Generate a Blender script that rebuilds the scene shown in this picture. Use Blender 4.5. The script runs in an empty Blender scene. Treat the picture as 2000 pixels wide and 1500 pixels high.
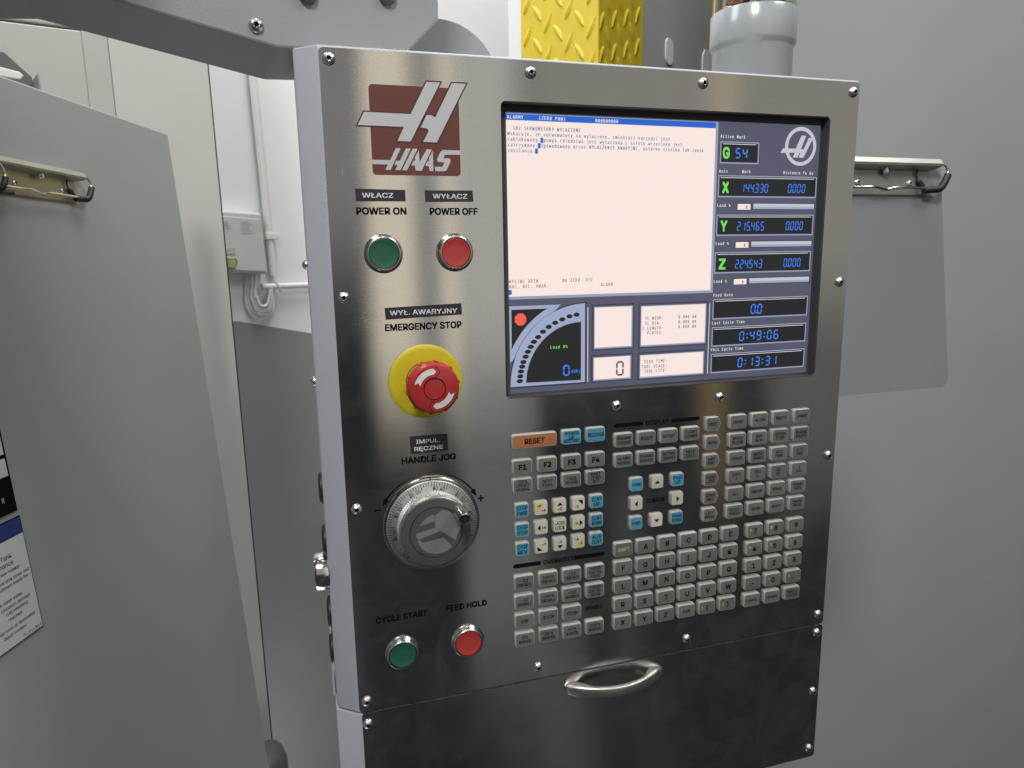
import bpy, bmesh, math, random
from mathutils import Vector, Matrix
random.seed(7)
R = math.radians
scene = bpy.context.scene
COL = scene.collection

# ------------------------------------------------------------------ camera
cam_d = bpy.data.cameras.new("camera")
cam = bpy.data.objects.new("camera", cam_d)
COL.objects.link(cam)
scene.camera = cam
cam_d.sensor_fit = 'HORIZONTAL'
cam_d.sensor_width = 36.0
cam_d.lens = 36.0 * 1348.0 / 2000.0
cam_d.clip_start = 0.02
cam_d.clip_end = 100.0
cam_d.dof.use_dof = True
cam_d.dof.focus_distance = 0.54
cam_d.dof.aperture_fstop = 18.0
ax, ay, az = (0.95860, -0.28426, -0.01671), (0.06656, 0.16662, 0.98377), (-0.27686, -0.94416, 0.17865)
cam.matrix_world = Matrix(((ax[0], ay[0], az[0], -0.01665),
                           (ax[1], ay[1], az[1], -0.46098),
                           (ax[2], ay[2], az[2], 0.32013),
                           (0, 0, 0, 1)))

# ------------------------------------------------------------------ world and lamps
world = bpy.data.worlds.new("World")
scene.world = world
world.use_nodes = True
bg = world.node_tree.nodes["Background"]
bg.inputs[0].default_value = (0.80, 0.88, 1.0, 1)
bg.inputs[1].default_value = 0.035
scene.view_settings.view_transform = 'Standard'
scene.view_settings.look = 'None'
scene.view_settings.exposure = 0.0
scene.view_settings.gamma = 1.0
scene.cycles.max_bounces = 8
scene.cycles.sample_clamp_indirect = 6.0


def area(name, loc, target, sx, sy, power, color=(1, 1, 1), roll=0.0):
    d = bpy.data.lights.new(name, 'AREA')
    d.shape = 'RECTANGLE'
    d.size, d.size_y = sx, sy
    d.energy = power
    d.color = color
    o = bpy.data.objects.new(name, d)
    COL.objects.link(o)
    o.location = loc
    q = (Vector(target) - Vector(loc)).to_track_quat('-Z', 'Y')
    o.rotation_euler = (q.to_matrix() @ Matrix.Rotation(roll, 3, 'Z')).to_euler()
    return o


def reflect_lamp(name, x0, x1, z0, z1, y, rad, color):
    """added unseen upright lamp behind the camera, given by its extent and radiance"""
    sx, sz = x1 - x0, z1 - z0
    o = area(name, ((x0 + x1) / 2, y, (z0 + z1) / 2), ((x0 + x1) / 2, 0, (z0 + z1) / 2), sx, sz, rad * math.pi * sx * sz, color)
    return o


area("ceiling_lamp_key", (-0.55, -1.45, 2.10), (0.25, 0.1, 0.2), 0.50, 0.50, 42, (1.0, 0.97, 0.94))
area("ceiling_lamp_left", (-1.6, 0.2, 2.3), (-0.1, 0.5, 0.3), 0.7, 1.6, 30, (0.88, 0.94, 1.0))
area("wall_fill_lamp", (0.25, 0.75, 2.3), (0.25, 1.1, 0.5), 1.2, 0.5, 26, (1.0, 0.98, 0.95))  # added fill that brightens the white back wall
area("ceiling_lamp_right", (1.7, -0.9, 2.3), (0.9, 0.4, 0.3), 1.0, 0.6, 27, (0.97, 1.0, 0.98))
area("overhead_fill_lamp", (0.45, 0.25, 2.5), (0.2, 0.45, 0.2), 1.1, 0.5, 20, (0.97, 0.99, 1.0))  # added overhead fill for the side panel, column and back wall
area("floor_bounce_lamp", (-0.35, 0.45, -1.25), (-0.2, 0.3, 0.5), 1.2, 0.9, 8.5, (0.92, 0.97, 1.0))  # added lamp standing in for floor bounce, lights the arm's underside
# added unseen lamps behind the camera that put bands into the steel's reflections
reflect_lamp("reflect_lamp_left", -1.6, 0.27, 0.30, 2.8, -3.05, 0.27, (1.0, 0.96, 0.95))
reflect_lamp("reflect_lamp_middle", 0.28, 1.15, -0.35, 2.8, -3.05, 0.36, (1.0, 0.97, 0.92))
reflect_lamp("reflect_lamp_right", 1.16, 3.6, 0.0, 2.8, -3.05, 0.34, (1.0, 0.955, 0.86))
reflect_lamp("reflect_lamp_low", 2.65, 3.7, -1.2, -0.05, -3.05, 0.12, (1.0, 0.95, 0.88))
reflect_lamp("reflect_lamp_floor_left", -0.7, -0.2, -2.6, -1.3, -3.02, 0.05, (0.97, 0.98, 1.0))
reflect_lamp("reflect_lamp_floor_mid", 0.02, 0.14, -2.6, -1.0, -3.02, 0.035, (0.97, 0.98, 1.0))
reflect_lamp("reflect_lamp_floor_far", 1.62, 1.78, -2.6, -0.9, -3.02, 0.05, (0.97, 0.98, 1.0))
reflect_lamp("reflect_lamp_floor_drawer", 1.18, 1.42, -3.2, -1.6, -2.98, 0.10, (1.0, 0.98, 0.96))
reflect_lamp("reflect_lamp_floor", 0.72, 1.16, -2.0, -0.42, -3.02, 0.15, (0.97, 0.97, 1.0))
reflect_lamp("reflect_strip_one", 0.29, 0.51, -0.40, 2.7, -3.0, 0.56, (1.0, 0.88, 0.66))
reflect_lamp("reflect_strip_two", 0.64, 0.735, -0.40, 2.7, -3.0, 0.54, (1.0, 0.89, 0.68))
reflect_lamp("reflect_strip_three", 0.75, 1.02, -0.30, 2.7, -3.0, 0.24, (0.92, 1.0, 0.90))
reflect_lamp("reflect_strip_four", 2.15, 2.30, -1.0, 2.7, -3.0, 0.20, (1.0, 0.72, 0.25))

# ------------------------------------------------------------------ materials
MATS = {}


def principled(name):
    m = bpy.data.materials.new(name)
    m.use_nodes = True
    nt = m.node_tree
    b = nt.nodes["Principled BSDF"]
    return m, nt, b


def paint(name, col, rough=0.45, metal=0.0, spec=0.5, bump=0.0, bscale=400.0, mottle=0.0, mscale=6.0, coat=0.0, vary=0.0):
    if name in MATS:
        return MATS[name]
    m, nt, b = principled(name)
    c = (col[0], col[1], col[2], 1)
    b.inputs['Base Color'].default_value = c
    b.inputs['Roughness'].default_value = rough
    b.inputs['Metallic'].default_value = metal
    b.inputs['Specular IOR Level'].default_value = spec
    b.inputs['Coat Weight'].default_value = coat
    if mottle > 0 or bump > 0:
        tc = nt.nodes.new('ShaderNodeTexCoord')
    if mottle > 0:
        n = nt.nodes.new('ShaderNodeTexNoise')
        n.inputs['Scale'].default_value = mscale
        n.inputs['Detail'].default_value = 6
        nt.links.new(tc.outputs['Object'], n.inputs['Vector'])
        mx = nt.nodes.new('ShaderNodeMixRGB')
        mx.inputs[1].default_value = tuple(x * (1 - mottle) for x in col) + (1,)
        mx.inputs[2].default_value = tuple(min(1, x * (1 + mottle)) for x in col) + (1,)
        nt.links.new(n.outputs['Fac'], mx.inputs[0])
        if vary > 0:                          # each piece a little different: grime and wear
            oi = nt.nodes.new('ShaderNodeObjectInfo')
            nm = nt.nodes.new('ShaderNodeVectorMath'); nm.operation = 'ADD'
            sc3 = nt.nodes.new('ShaderNodeVectorMath'); sc3.operation = 'SCALE'
            nt.links.new(oi.outputs['Location'], sc3.inputs[0]); sc3.inputs['Scale'].default_value = 7.3
            nt.links.new(tc.outputs['Object'], nm.inputs[0]); nt.links.new(sc3.outputs[0], nm.inputs[1])
            nt.links.new(nm.outputs[0], n.inputs['Vector'])
            hv = nt.nodes.new('ShaderNodeHueSaturation')
            vr = nt.nodes.new('ShaderNodeMapRange')
            vr.inputs[3].default_value = 1 - vary; vr.inputs[4].default_value = 1 + vary
            nt.links.new(oi.outputs['Random'], vr.inputs[0]); nt.links.new(vr.outputs[0], hv.inputs['Value'])
            nt.links.new(mx.outputs[0], hv.inputs['Color'])
            mx = hv
        nt.links.new(mx.outputs[0], b.inputs['Base Color'])
        mr = nt.nodes.new('ShaderNodeMapRange')
        mr.inputs[3].default_value = max(0.02, rough - 0.08)
        mr.inputs[4].default_value = min(1, rough + 0.1)
        nt.links.new(n.outputs['Fac'], mr.inputs[0])
        nt.links.new(mr.outputs[0], b.inputs['Roughness'])
    if bump > 0:
        n2 = nt.nodes.new('ShaderNodeTexNoise')
        n2.inputs['Scale'].default_value = bscale
        n2.inputs['Detail'].default_value = 3
        nt.links.new(tc.outputs['Object'], n2.inputs['Vector'])
        bp = nt.nodes.new('ShaderNodeBump')
        bp.inputs['Strength'].default_value = bump
        bp.inputs['Distance'].default_value = 0.0005
        nt.links.new(n2.outputs['Fac'], bp.inputs['Height'])
        nt.links.new(bp.outputs[0], b.inputs['Normal'])
    MATS[name] = m
    return m


def srgb(r, g, b_):
    f = lambda c: (c / 255 / 12.92) if c / 255 <= 0.04045 else ((c / 255 + 0.055) / 1.055) ** 2.4
    return (f(r), f(g), f(b_))


def glow(name, rgb, strength=1.0):
    if name in MATS:
        return MATS[name]
    m, nt, b = principled(name)
    c = srgb(*rgb)
    b.inputs['Base Color'].default_value = (0.01, 0.01, 0.01, 1)
    b.inputs['Roughness'].default_value = 0.35
    b.inputs['Specular IOR Level'].default_value = 0.25
    b.inputs['Emission Color'].default_value = c + (1,)
    b.inputs['Emission Strength'].default_value = strength
    MATS[name] = m
    return m


def steel_mat(name, base=(0.56, 0.545, 0.52), rough=0.140, aniso=0.62, haze=0.075):
    m, nt, b = principled(name)
    L = nt.links
    tc = nt.nodes.new('ShaderNodeTexCoord')
    mp = nt.nodes.new('ShaderNodeMapping')
    mp.inputs['Scale'].default_value = (45, 45, 3600)
    L.new(tc.outputs['Object'], mp.inputs['Vector'])
    n = nt.nodes.new('ShaderNodeTexNoise')
    n.inputs['Scale'].default_value = 1.0
    n.inputs['Detail'].default_value = 5
    L.new(mp.outputs[0], n.inputs['Vector'])
    # large smudges
    n2 = nt.nodes.new('ShaderNodeTexNoise')
    n2.inputs['Scale'].default_value = 13
    n2.inputs['Detail'].default_value = 5
    n2.inputs['Distortion'].default_value = 0.6
    L.new(tc.outputs['Object'], n2.inputs['Vector'])
    add = nt.nodes.new('ShaderNodeMath'); add.operation = 'MULTIPLY_ADD'
    L.new(n2.outputs['Fac'], add.inputs[0])
    add.inputs[1].default_value = 0.08
    add.inputs[2].default_value = rough - 0.06
    add2 = nt.nodes.new('ShaderNodeMath'); add2.operation = 'MULTIPLY_ADD'
    L.new(n.outputs['Fac'], add2.inputs[0])
    add2.inputs[1].default_value = 0.04
    L.new(add.outputs[0], add2.inputs[2])
    n3 = nt.nodes.new('ShaderNodeTexNoise')
    n3.inputs['Scale'].default_value = 1.0
    n3.inputs['Detail'].default_value = 2
    mp3 = nt.nodes.new('ShaderNodeMapping')
    mp3.inputs['Scale'].default_value = (900, 900, 1900)
    L.new(tc.outputs['Object'], mp3.inputs['Vector'])
    L.new(mp3.outputs[0], n3.inputs['Vector'])
    av = nt.nodes.new('ShaderNodeMath'); av.operation = 'MULTIPLY_ADD'
    L.new(n3.outputs['Fac'], av.inputs[0]); av.inputs[1].default_value = 1.1
    sb_ = nt.nodes.new('ShaderNodeMath'); sb_.operation = 'MULTIPLY_ADD'
    L.new(n.outputs['Fac'], sb_.inputs[0]); sb_.inputs[1].default_value = 0.5; sb_.inputs[2].default_value = -0.3
    L.new(sb_.outputs[0], av.inputs[2])
    mx = nt.nodes.new('ShaderNodeMixRGB')
    mx.inputs[1].default_value = tuple(x * 0.84 for x in base) + (1,)
    mx.inputs[2].default_value = tuple(x * 1.16 for x in base) + (1,)
    L.new(av.outputs[0], mx.inputs[0])
    gl = nt.nodes.new('ShaderNodeBsdfAnisotropic')
    gl.distribution = 'BECKMANN'
    gl.inputs['Anisotropy'].default_value = aniso
    tg = nt.nodes.new('ShaderNodeCombineXYZ')
    tg.inputs[0].default_value = 1.0
    L.new(tg.outputs[0], gl.inputs['Tangent'])
    L.new(mx.outputs[0], gl.inputs['Color'])
    L.new(add2.outputs[0], gl.inputs['Roughness'])
    bp = nt.nodes.new('ShaderNodeBump')
    bp.inputs['Strength'].default_value = 0.05
    bp.inputs['Distance'].default_value = 0.0001
    L.new(n.outputs['Fac'], bp.inputs['Height'])
    L.new(bp.outputs[0], gl.inputs['Normal'])
    out = nt.nodes["Material Output"]
    n4 = nt.nodes.new('ShaderNodeTexNoise')
    n4.inputs['Scale'].default_value = 26
    n4.inputs['Detail'].default_value = 7
    n4.inputs['Roughness'].default_value = 0.62
    n4.inputs['Distortion'].default_value = 1.2
    L.new(tc.outputs['Object'], n4.inputs['Vector'])
    fr = nt.nodes.new('ShaderNodeMapRange')
    fr.inputs[1].default_value = 0.42; fr.inputs[2].default_value = 0.72
    fr.inputs[3].default_value = 0.006; fr.inputs[4].default_value = haze
    L.new(n4.outputs['Fac'], fr.inputs[0])
    df = nt.nodes.new('ShaderNodeBsdfDiffuse')
    df.inputs['Color'].default_value = (0.34, 0.33, 0.33, 1)
    ms = nt.nodes.new('ShaderNodeMixShader')
    L.new(fr.outputs[0], ms.inputs[0]); L.new(gl.outputs[0], ms.inputs[1]); L.new(df.outputs[0], ms.inputs[2])
    L.new(ms.outputs[0], out.inputs['Surface'])
    nt.nodes.remove(b)
    MATS[name] = m
    return m


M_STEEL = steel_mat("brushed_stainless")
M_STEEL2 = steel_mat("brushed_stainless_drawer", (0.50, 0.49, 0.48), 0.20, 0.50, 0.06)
M_CHROME = paint("chrome", (0.72, 0.71, 0.70), 0.16, 1.0)
M_BEZEL = paint("satin_chrome_bezel", (0.68, 0.67, 0.66), 0.27, 1.0)
M_SATIN = paint("satin_nickel", (0.64, 0.62, 0.585), 0.40, 1.0)
M_SCREW = paint("screw_steel", (0.66, 0.65, 0.63), 0.34, 1.0)
M_DARK = paint("socket_dark", (0.012, 0.012, 0.012), 0.5)
M_HOUSE = paint("pendant_grey_paint", (0.44, 0.47, 0.52), 0.42, bump=0.25, bscale=900, mottle=0.04, mscale=12)
M_HOUSE2 = paint("arm_grey_paint", (0.30, 0.315, 0.33), 0.42, bump=0.3, bscale=900, mottle=0.04, mscale=10)
M_BLACK = paint("black_rubber", (0.015, 0.015, 0.016), 0.5)
M_GASKET = paint("screen_gasket", (0.060, 0.057, 0.060), 0.75)
M_INK = paint("black_ink", (0.008, 0.008, 0.008), 0.9, spec=0.0)
M_INKFADE = paint("faded_black_ink", (0.03, 0.03, 0.03), 0.5)
M_BADGE = paint("badge_maroon", (0.150, 0.046, 0.038), 0.38)
M_BADGE2 = paint("badge_outline_maroon", (0.085, 0.028, 0.026), 0.4)
M_SILVERP = paint("badge_silver", (0.56, 0.57, 0.59), 0.45)
M_STICK = paint("sticker_black", (0.028, 0.026, 0.036), 0.42)
M_WPRINT = paint("white_print", (0.78, 0.78, 0.80), 0.5)
M_GREEN = paint("button_green", (0.018, 0.115, 0.062), 0.42, bump=0.1, bscale=900)
M_RED = paint("button_red", (0.46, 0.045, 0.04), 0.42, bump=0.1, bscale=900)
M_YELLOW = paint("estop_yellow", (0.62, 0.52, 0.018), 0.45, mottle=0.10, mscale=60)
M_ERED = paint("estop_red", (0.42, 0.030, 0.032), 0.36, mottle=0.12, mscale=80)
M_EWHITE = paint("arrow_white", (0.72, 0.72, 0.68), 0.45)
M_DIAL = paint("dial_aluminium", (0.66, 0.66, 0.65), 0.46, 1.0)
M_DIALDK = paint("dial_graphite", (0.105, 0.105, 0.108), 0.45, 0.3, bump=0.2, bscale=1500)
M_DIALGR = paint("dial_sticker_grey", (0.20, 0.205, 0.205), 0.5, mottle=0.1, mscale=60)
M_KEYRIM = paint("key_rim", (0.40, 0.405, 0.38), 0.42, mottle=0.06, mscale=200, vary=0.06)
M_KEYG = paint("key_grey", (0.150, 0.155, 0.145), 0.40, mottle=0.22, mscale=120, vary=0.10)
M_KEYB = paint("key_blue", (0.075, 0.305, 0.45), 0.40, mottle=0.08, mscale=120, vary=0.10)
M_KEYW = paint("key_ivory", (0.60, 0.58, 0.47), 0.42, mottle=0.06, mscale=120, vary=0.10)
M_KEYO = paint("key_orange", (0.44, 0.175, 0.065), 0.42, mottle=0.08, mscale=120, vary=0.10)
M_YINK = paint("yellow_ink", (0.62, 0.56, 0.10), 0.5)

M_PLATE = paint("machine_grey_paint", (0.30, 0.315, 0.325), 0.30, bump=0.35, bscale=700, mottle=0.09, mscale=7)
M_CREAM = paint("cream_paint", (0.50, 0.50, 0.468), 0.45, bump=0.2, bscale=300, mottle=0.05, mscale=9)
M_CREAM2 = paint("cream_paint_door", (0.43, 0.428, 0.395), 0.45, bump=0.2, bscale=300, mottle=0.05, mscale=9)
M_WALL = paint("white_plaster", (0.72, 0.725, 0.73), 0.8, bump=0.3, bscale=120, mottle=0.03, mscale=4)
M_WAINS = paint("grey_oil_paint", (0.215, 0.228, 0.233), 0.42, mottle=0.05, mscale=4)
M_PVC = paint("white_pvc", (0.70, 0.70, 0.68), 0.4, mottle=0.05, mscale=30)
M_BOXP = paint("switch_grey_plastic", (0.52, 0.535, 0.52), 0.45, mottle=0.04, mscale=30)
M_ENCL = paint("enclosure_grey_green", (0.345, 0.366, 0.366), 0.32, bump=0.25, bscale=500, mottle=0.09, mscale=4)
M_GUARD = paint("guard_yellow", (0.66, 0.50, 0.03), 0.38, mottle=0.08, mscale=25)
M_COLG = paint("column_grey", (0.40, 0.41, 0.395), 0.55, mottle=0.05, mscale=10)
M_CLIP = paint("clip_nickel", (0.40, 0.39, 0.35), 0.36, 0.7, mottle=0.18, mscale=40)
M_LABELW = paint("label_white", (0.52, 0.54, 0.55), 0.5)
M_LABELB = paint("label_blue", (0.012, 0.028, 0.17), 0.45)
M_BEAC = paint("beacon_grey_plastic", (0.36, 0.385, 0.40), 0.22, spec=0.6, coat=0.3)
M_LEDP = paint("led_copper_pink", (0.55, 0.28, 0.24), 0.25, 0.4)
M_LEDB = paint("led_board_green", (0.02, 0.05, 0.035), 0.5)

mglass, ntg, bgl = principled("beacon_clear")
bgl.inputs['Base Color'].default_value = (0.80, 0.80, 0.70, 1)
bgl.inputs['Roughness'].default_value = 0.05
bgl.inputs['Transmission Weight'].default_value = 1.0
bgl.inputs['IOR'].default_value = 1.15
M_CLEAR = mglass

# ------------------------------------------------------------------ mesh helpers
S = 0.001


def P(u, v, w):                      # pendant millimetres (right, up, out of the panel) to metres
    return (u * S, -w * S, v * S)


class MB:
    def __init__(self):
        self.v, self.f, self.m = [], [], []

    def add(self, verts, faces, mi=0):
        o = len(self.v)
        self.v += [tuple(p) for p in verts]
        for f in faces:
            self.f.append([i + o for i in f])
            self.m.append(mi)

    def box(self, u0, u1, v0, v1, w0, w1, mi=0):      # pendant mm box
        vs = [P(u, v, w) for u in (u0, u1) for v in (v0, v1) for w in (w0, w1)]
        fs = [(0, 1, 3, 2), (4, 6, 7, 5), (0, 4, 5, 1), (2, 3, 7, 6), (1, 5, 7, 3), (0, 2, 6, 4)]
        self.add(vs, fs, mi)

    def poly(self, pts, w, mi=0):                      # flat polygon facing the viewer
        a = sum(pts[i][0] * pts[(i + 1) % len(pts)][1] - pts[(i + 1) % len(pts)][0] * pts[i][1] for i in range(len(pts)))
        if a < 0:
            pts = pts[::-1]
        self.add([P(u, v, w) for u, v in pts], [list(range(len(pts)))], mi)

    def prism(self, pts, w0, w1, mi=0):                # polygon extruded from w0 up to w1
        a = sum(pts[i][0] * pts[(i + 1) % len(pts)][1] - pts[(i + 1) % len(pts)][0] * pts[i][1] for i in range(len(pts)))
        if a < 0:
            pts = pts[::-1]
        n = len(pts)
        self.add([P(u, v, w0) for u, v in pts] + [P(u, v, w1) for u, v in pts],
                 [list(range(n, 2 * n)), list(range(n - 1, -1, -1))] + [(i, (i + 1) % n, n + (i + 1) % n, n + i) for i in range(n)], mi)

    def lathe(self, prof, cu, cv, seg=32, mi=0, mis=None, close_top=True):   # prof: (radius, w)
        base = len(self.v)
        for r, w in prof:
            for k in range(seg):
                a = 2 * math.pi * k / seg
                self.v.append(P(cu + r * math.cos(a), cv + r * math.sin(a), w))
        for j in range(len(prof) - 1):
            for k in range(seg):
                k2 = (k + 1) % seg
                self.f.append([base + j * seg + k, base + j * seg + k2, base + (j + 1) * seg + k2, base + (j + 1) * seg + k])
                self.m.append(mis[j] if mis else mi)
        if close_top:
            j = len(prof) - 1
            self.f.append([base + j * seg + k for k in range(seg)])
            self.m.append(mis[-1] if mis else mi)

    def mesh(self, name, mats, smooth=False, angle=None):
        me = bpy.data.meshes.new(name)
        me.from_pydata(self.v, [], self.f)
        for m in (mats if isinstance(mats, (list, tuple)) else [mats]):
            me.materials.append(m)
        me.polygons.foreach_set('material_index', self.m)
        if smooth:
            me.polygons.foreach_set('use_smooth', [True] * len(self.f))
            if angle:
                me.set_sharp_from_angle(angle=R(angle))
        me.update()
        return me

    def build(self, name, mats, parent=None, smooth=False, angle=35):
        return obj(name, self.mesh(name, mats, smooth, angle), parent)


def obj(name, me, parent=None, loc=None):
    o = bpy.data.objects.new(name, me)
    COL.objects.link(o)
    if parent is not None:
        o.parent = parent
    if loc is not None:
        o.location = loc
    return o


def tag(o, label=None, cat=None, group=None, kind=None):
    if label: o['label'] = label
    if cat: o['category'] = cat
    if group: o['group'] = group
    if kind: o['kind'] = kind
    return o


def empty(name, loc, label, cat, group=None):
    o = bpy.data.objects.new(name, None)
    o.empty_display_size = 0.05
    COL.objects.link(o)
    o.location = loc
    return tag(o, label, cat, group)


def rrect(u0, u1, v0, v1, r, n=5):
    pts = []
    for cx, cy, a0 in ((u1 - r, v1 - r, 0), (u0 + r, v1 - r, 90), (u0 + r, v0 + r, 180), (u1 - r, v0 + r, 270)):
        for k in range(n + 1):
            a = R(a0 + 90 * k / n)
            pts.append((cx + r * math.cos(a), cy + r * math.sin(a)))
    return pts


def circ(cu, cv, r, n=40, a0=0, a1=360):
    full = abs(a1 - a0) >= 360
    return [(cu + r * math.cos(R(a0 + (a1 - a0) * k / n)), cv + r * math.sin(R(a0 + (a1 - a0) * k / n))) for k in range(n if full else n + 1)]


def offset_poly(pts, d):
    n = len(pts)
    a = sum(pts[i][0] * pts[(i + 1) % n][1] - pts[(i + 1) % n][0] * pts[i][1] for i in range(n))
    if a < 0: pts = pts[::-1]
    out = []
    for i in range(n):
        p0, p1, p2 = Vector(pts[i - 1]), Vector(pts[i]), Vector(pts[(i + 1) % n])
        e1, e2 = (p1 - p0).normalized(), (p2 - p1).normalized()
        n1, n2 = Vector((e1.y, -e1.x)), Vector((e2.y, -e2.x))
        b = (n1 + n2)
        b = b / max(0.35, b.dot(b) / 2) if b.length > 1e-6 else n1
        out.append(tuple(p1 + b * d))
    return out


def holed_plate(name, outer, hole, w0, w1, mat, parent):
    bm = bmesh.new()
    loops = []
    for pts in (outer, hole):
        if not pts: continue
        vs = [bm.verts.new(P(u, v, w1)) for u, v in pts]
        es = [bm.edges.new((vs[i], vs[(i + 1) % len(vs)])) for i in range(len(vs))]
        loops += es
    bmesh.ops.triangle_fill(bm, use_beauty=True, use_dissolve=False, edges=loops)
    for f in bm.faces:
        f.normal_update()
        if f.normal.y > 0: f.normal_flip()
    r = bmesh.ops.extrude_face_region(bm, geom=list(bm.faces))
    new = [e for e in r['geom'] if isinstance(e, bmesh.types.BMVert)]
    for v in new: v.co.y -= 0        # front copy stays
    olds = [v for v in bm.verts if v not in set(new)]
    for v in olds: v.co.y = -w0 * S
    bmesh.ops.recalc_face_normals(bm, faces=bm.faces)
    me = bpy.data.meshes.new(name)
    bm.to_mesh(me); bm.free()
    me.materials.append(mat)
    return obj(name, me, parent)


# ---- lettering -----------------------------------------------------
_TX = {}
FONTS = {}
import os
try:                                   # lettering faces that ship with Blender; the built-in face is the fallback
    _fd = bpy.utils.system_resource('DATAFILES', path='fonts')
    for _k, _n in (('sans', 'Inter.woff2'), ('mono', 'DejaVuSansMono.woff2')):
        _p = os.path.join(_fd, _n)
        if os.path.exists(_p): FONTS[_k] = bpy.data.fonts.load(_p)
except Exception:
    pass


def txt_mesh(s, bold=0.0, face='sans'):
    k = (s, face)
    if k in _TX: return _TX[k]
    cu = bpy.data.curves.new("t", 'FONT')
    cu.body = s
    if face in FONTS: cu.font = FONTS[face]
    cu.size = 1.0
    cu.resolution_u = 3
    cu.fill_mode = 'FRONT'
    o = bpy.data.objects.new("t", cu)
    me = bpy.data.meshes.new_from_object(o)
    vs = [(v.co.x, v.co.y) for v in me.vertices]
    fs = [tuple(p.vertices) for p in me.polygons]
    bpy.data.objects.remove(o); bpy.data.curves.remove(cu); bpy.data.meshes.remove(me)
    _TX[k] = (vs, fs)
    return _TX[k]


_cap = txt_mesh("H")
CAP = max(p[1] for p in _cap[0])
CAPM = max(p[1] for p in txt_mesh('H', 0.0, 'mono')[0])
PL = 'sans' in FONTS


def put_text(mb, s, u, v, w, h, width=None, align='c', bold=0.0, mi=0, maxw=None, shear=0.0, rot=0.0):
    """cap height h (mm), baseline at v; width forces the overall width, maxw only limits it"""
    if not s.strip(): return
    vs, fs = txt_mesh(s, bold)
    if not vs: return
    x0, x1 = min(p[0] for p in vs), max(p[0] for p in vs)
    sy = h / (CAP + 2 * bold)
    sx = sy
    if width: sx = width / (x1 - x0)
    elif maxw and (x1 - x0) * sx > maxw: sx = maxw / (x1 - x0)
    tw = (x1 - x0) * sx
    off = {'c': -tw / 2, 'l': 0, 'r': -tw}[align]
    ca, sa = math.cos(rot), math.sin(rot)
    out = []
    for x, y in vs:
        a = (x - x0) * sx + off + shear * (y + bold) * sy
        b = (y + bold) * sy
        out.append((u + a * ca - b * sa, v + a * sa + b * ca))
    bx_, by_ = bold * sx, bold * sy
    offs = [(0, 0)] if bold <= 0 else [(-bx_, -by_), (bx_, -by_), (bx_, by_), (-bx_, by_)] + ([(0, 0)] if bold > 0.03 else [])
    for j, (ox, oy) in enumerate(offs):       # heavier strokes: shifted layers a few microns apart
        mb.add([P(p[0] + ox, p[1] + oy, w + 0.004 * j) for p in out], fs, mi)


def put_mono(mb, s, u, v, w, cell, h, bold=0.03, mi=0, rise=0.0):
    for i, ch in enumerate(s):
        if ch == ' ': continue
        vs, fs = txt_mesh(ch, bold, 'mono')
        if not vs: continue
        x0, x1 = min(p[0] for p in vs), max(p[0] for p in vs)
        sy = h / (CAPM + 2 * bold)
        gw = (x1 - x0)
        sx = cell / 0.60
        tw = gw * sx
        uu = u + i * cell + (cell - tw) / 2
        for j, ox in enumerate((-bold * 0.7 * sx, bold * 0.7 * sx) if bold > 0 else (0,)):
            mb.add([P(uu + ox + (x - x0) * sx, v + y * sy, w + 0.004 * j) for x, y in vs], fs, mi)


SEG = {'0': 'abcdef', '1': 'bc', '2': 'abged', '3': 'abgcd', '4': 'fgbc', '5': 'afgcd', '6': 'afgedc', '7': 'abc', '8': 'abcdefg', '9': 'abcdfg'}


def put_seg(mb, s, u, v, w, dw, h, t, pitch, shear=0.06, mi=0):
    """seven-segment digits"""
    x = u
    for ch in s:
        def add(pts):
            q = [(x + a + shear * b, v + b) for a, b in pts]
            mb.poly(q, w, mi)
        if ch == '.':
            add([(-t * .2 - (pitch - dw) / 2, 0), (t * .9 - (pitch - dw) / 2, 0), (t * .9 - (pitch - dw) / 2, t), (-t * .2 - (pitch - dw) / 2, t)])
            continue
        if ch == ':':
            for yy in (h * .25, h * .62):
                add([(t * .3, yy), (t * 1.5, yy), (t * 1.5, yy + t * 1.1), (t * .3, yy + t * 1.1)])
            x += pitch * .55
            continue
        g = t * 0.12
        hm = h / 2
        for sg in SEG.get(ch, ''):
            if sg in 'adg':
                y = {'a': h - t / 2, 'd': t / 2, 'g': hm}[sg]
                add([(t * .5 + g, y), (t + g, y - t / 2), (dw - t - g, y - t / 2), (dw - t * .5 - g, y), (dw - t - g, y + t / 2), (t + g, y + t / 2)])
            else:
                xx = t / 2 if sg in 'ef' else dw - t / 2
                y0, y1 = (hm, h - t / 2) if sg in 'bf' else (t / 2, hm)
                add([(xx, y0 + g), (xx + t / 2, y0 + t / 2 + g), (xx + t / 2, y1 - t / 2 - g), (xx, y1 - g), (xx - t / 2, y1 - t / 2 - g), (xx - t / 2, y0 + t / 2 + g)])
        x += pitch


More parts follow.
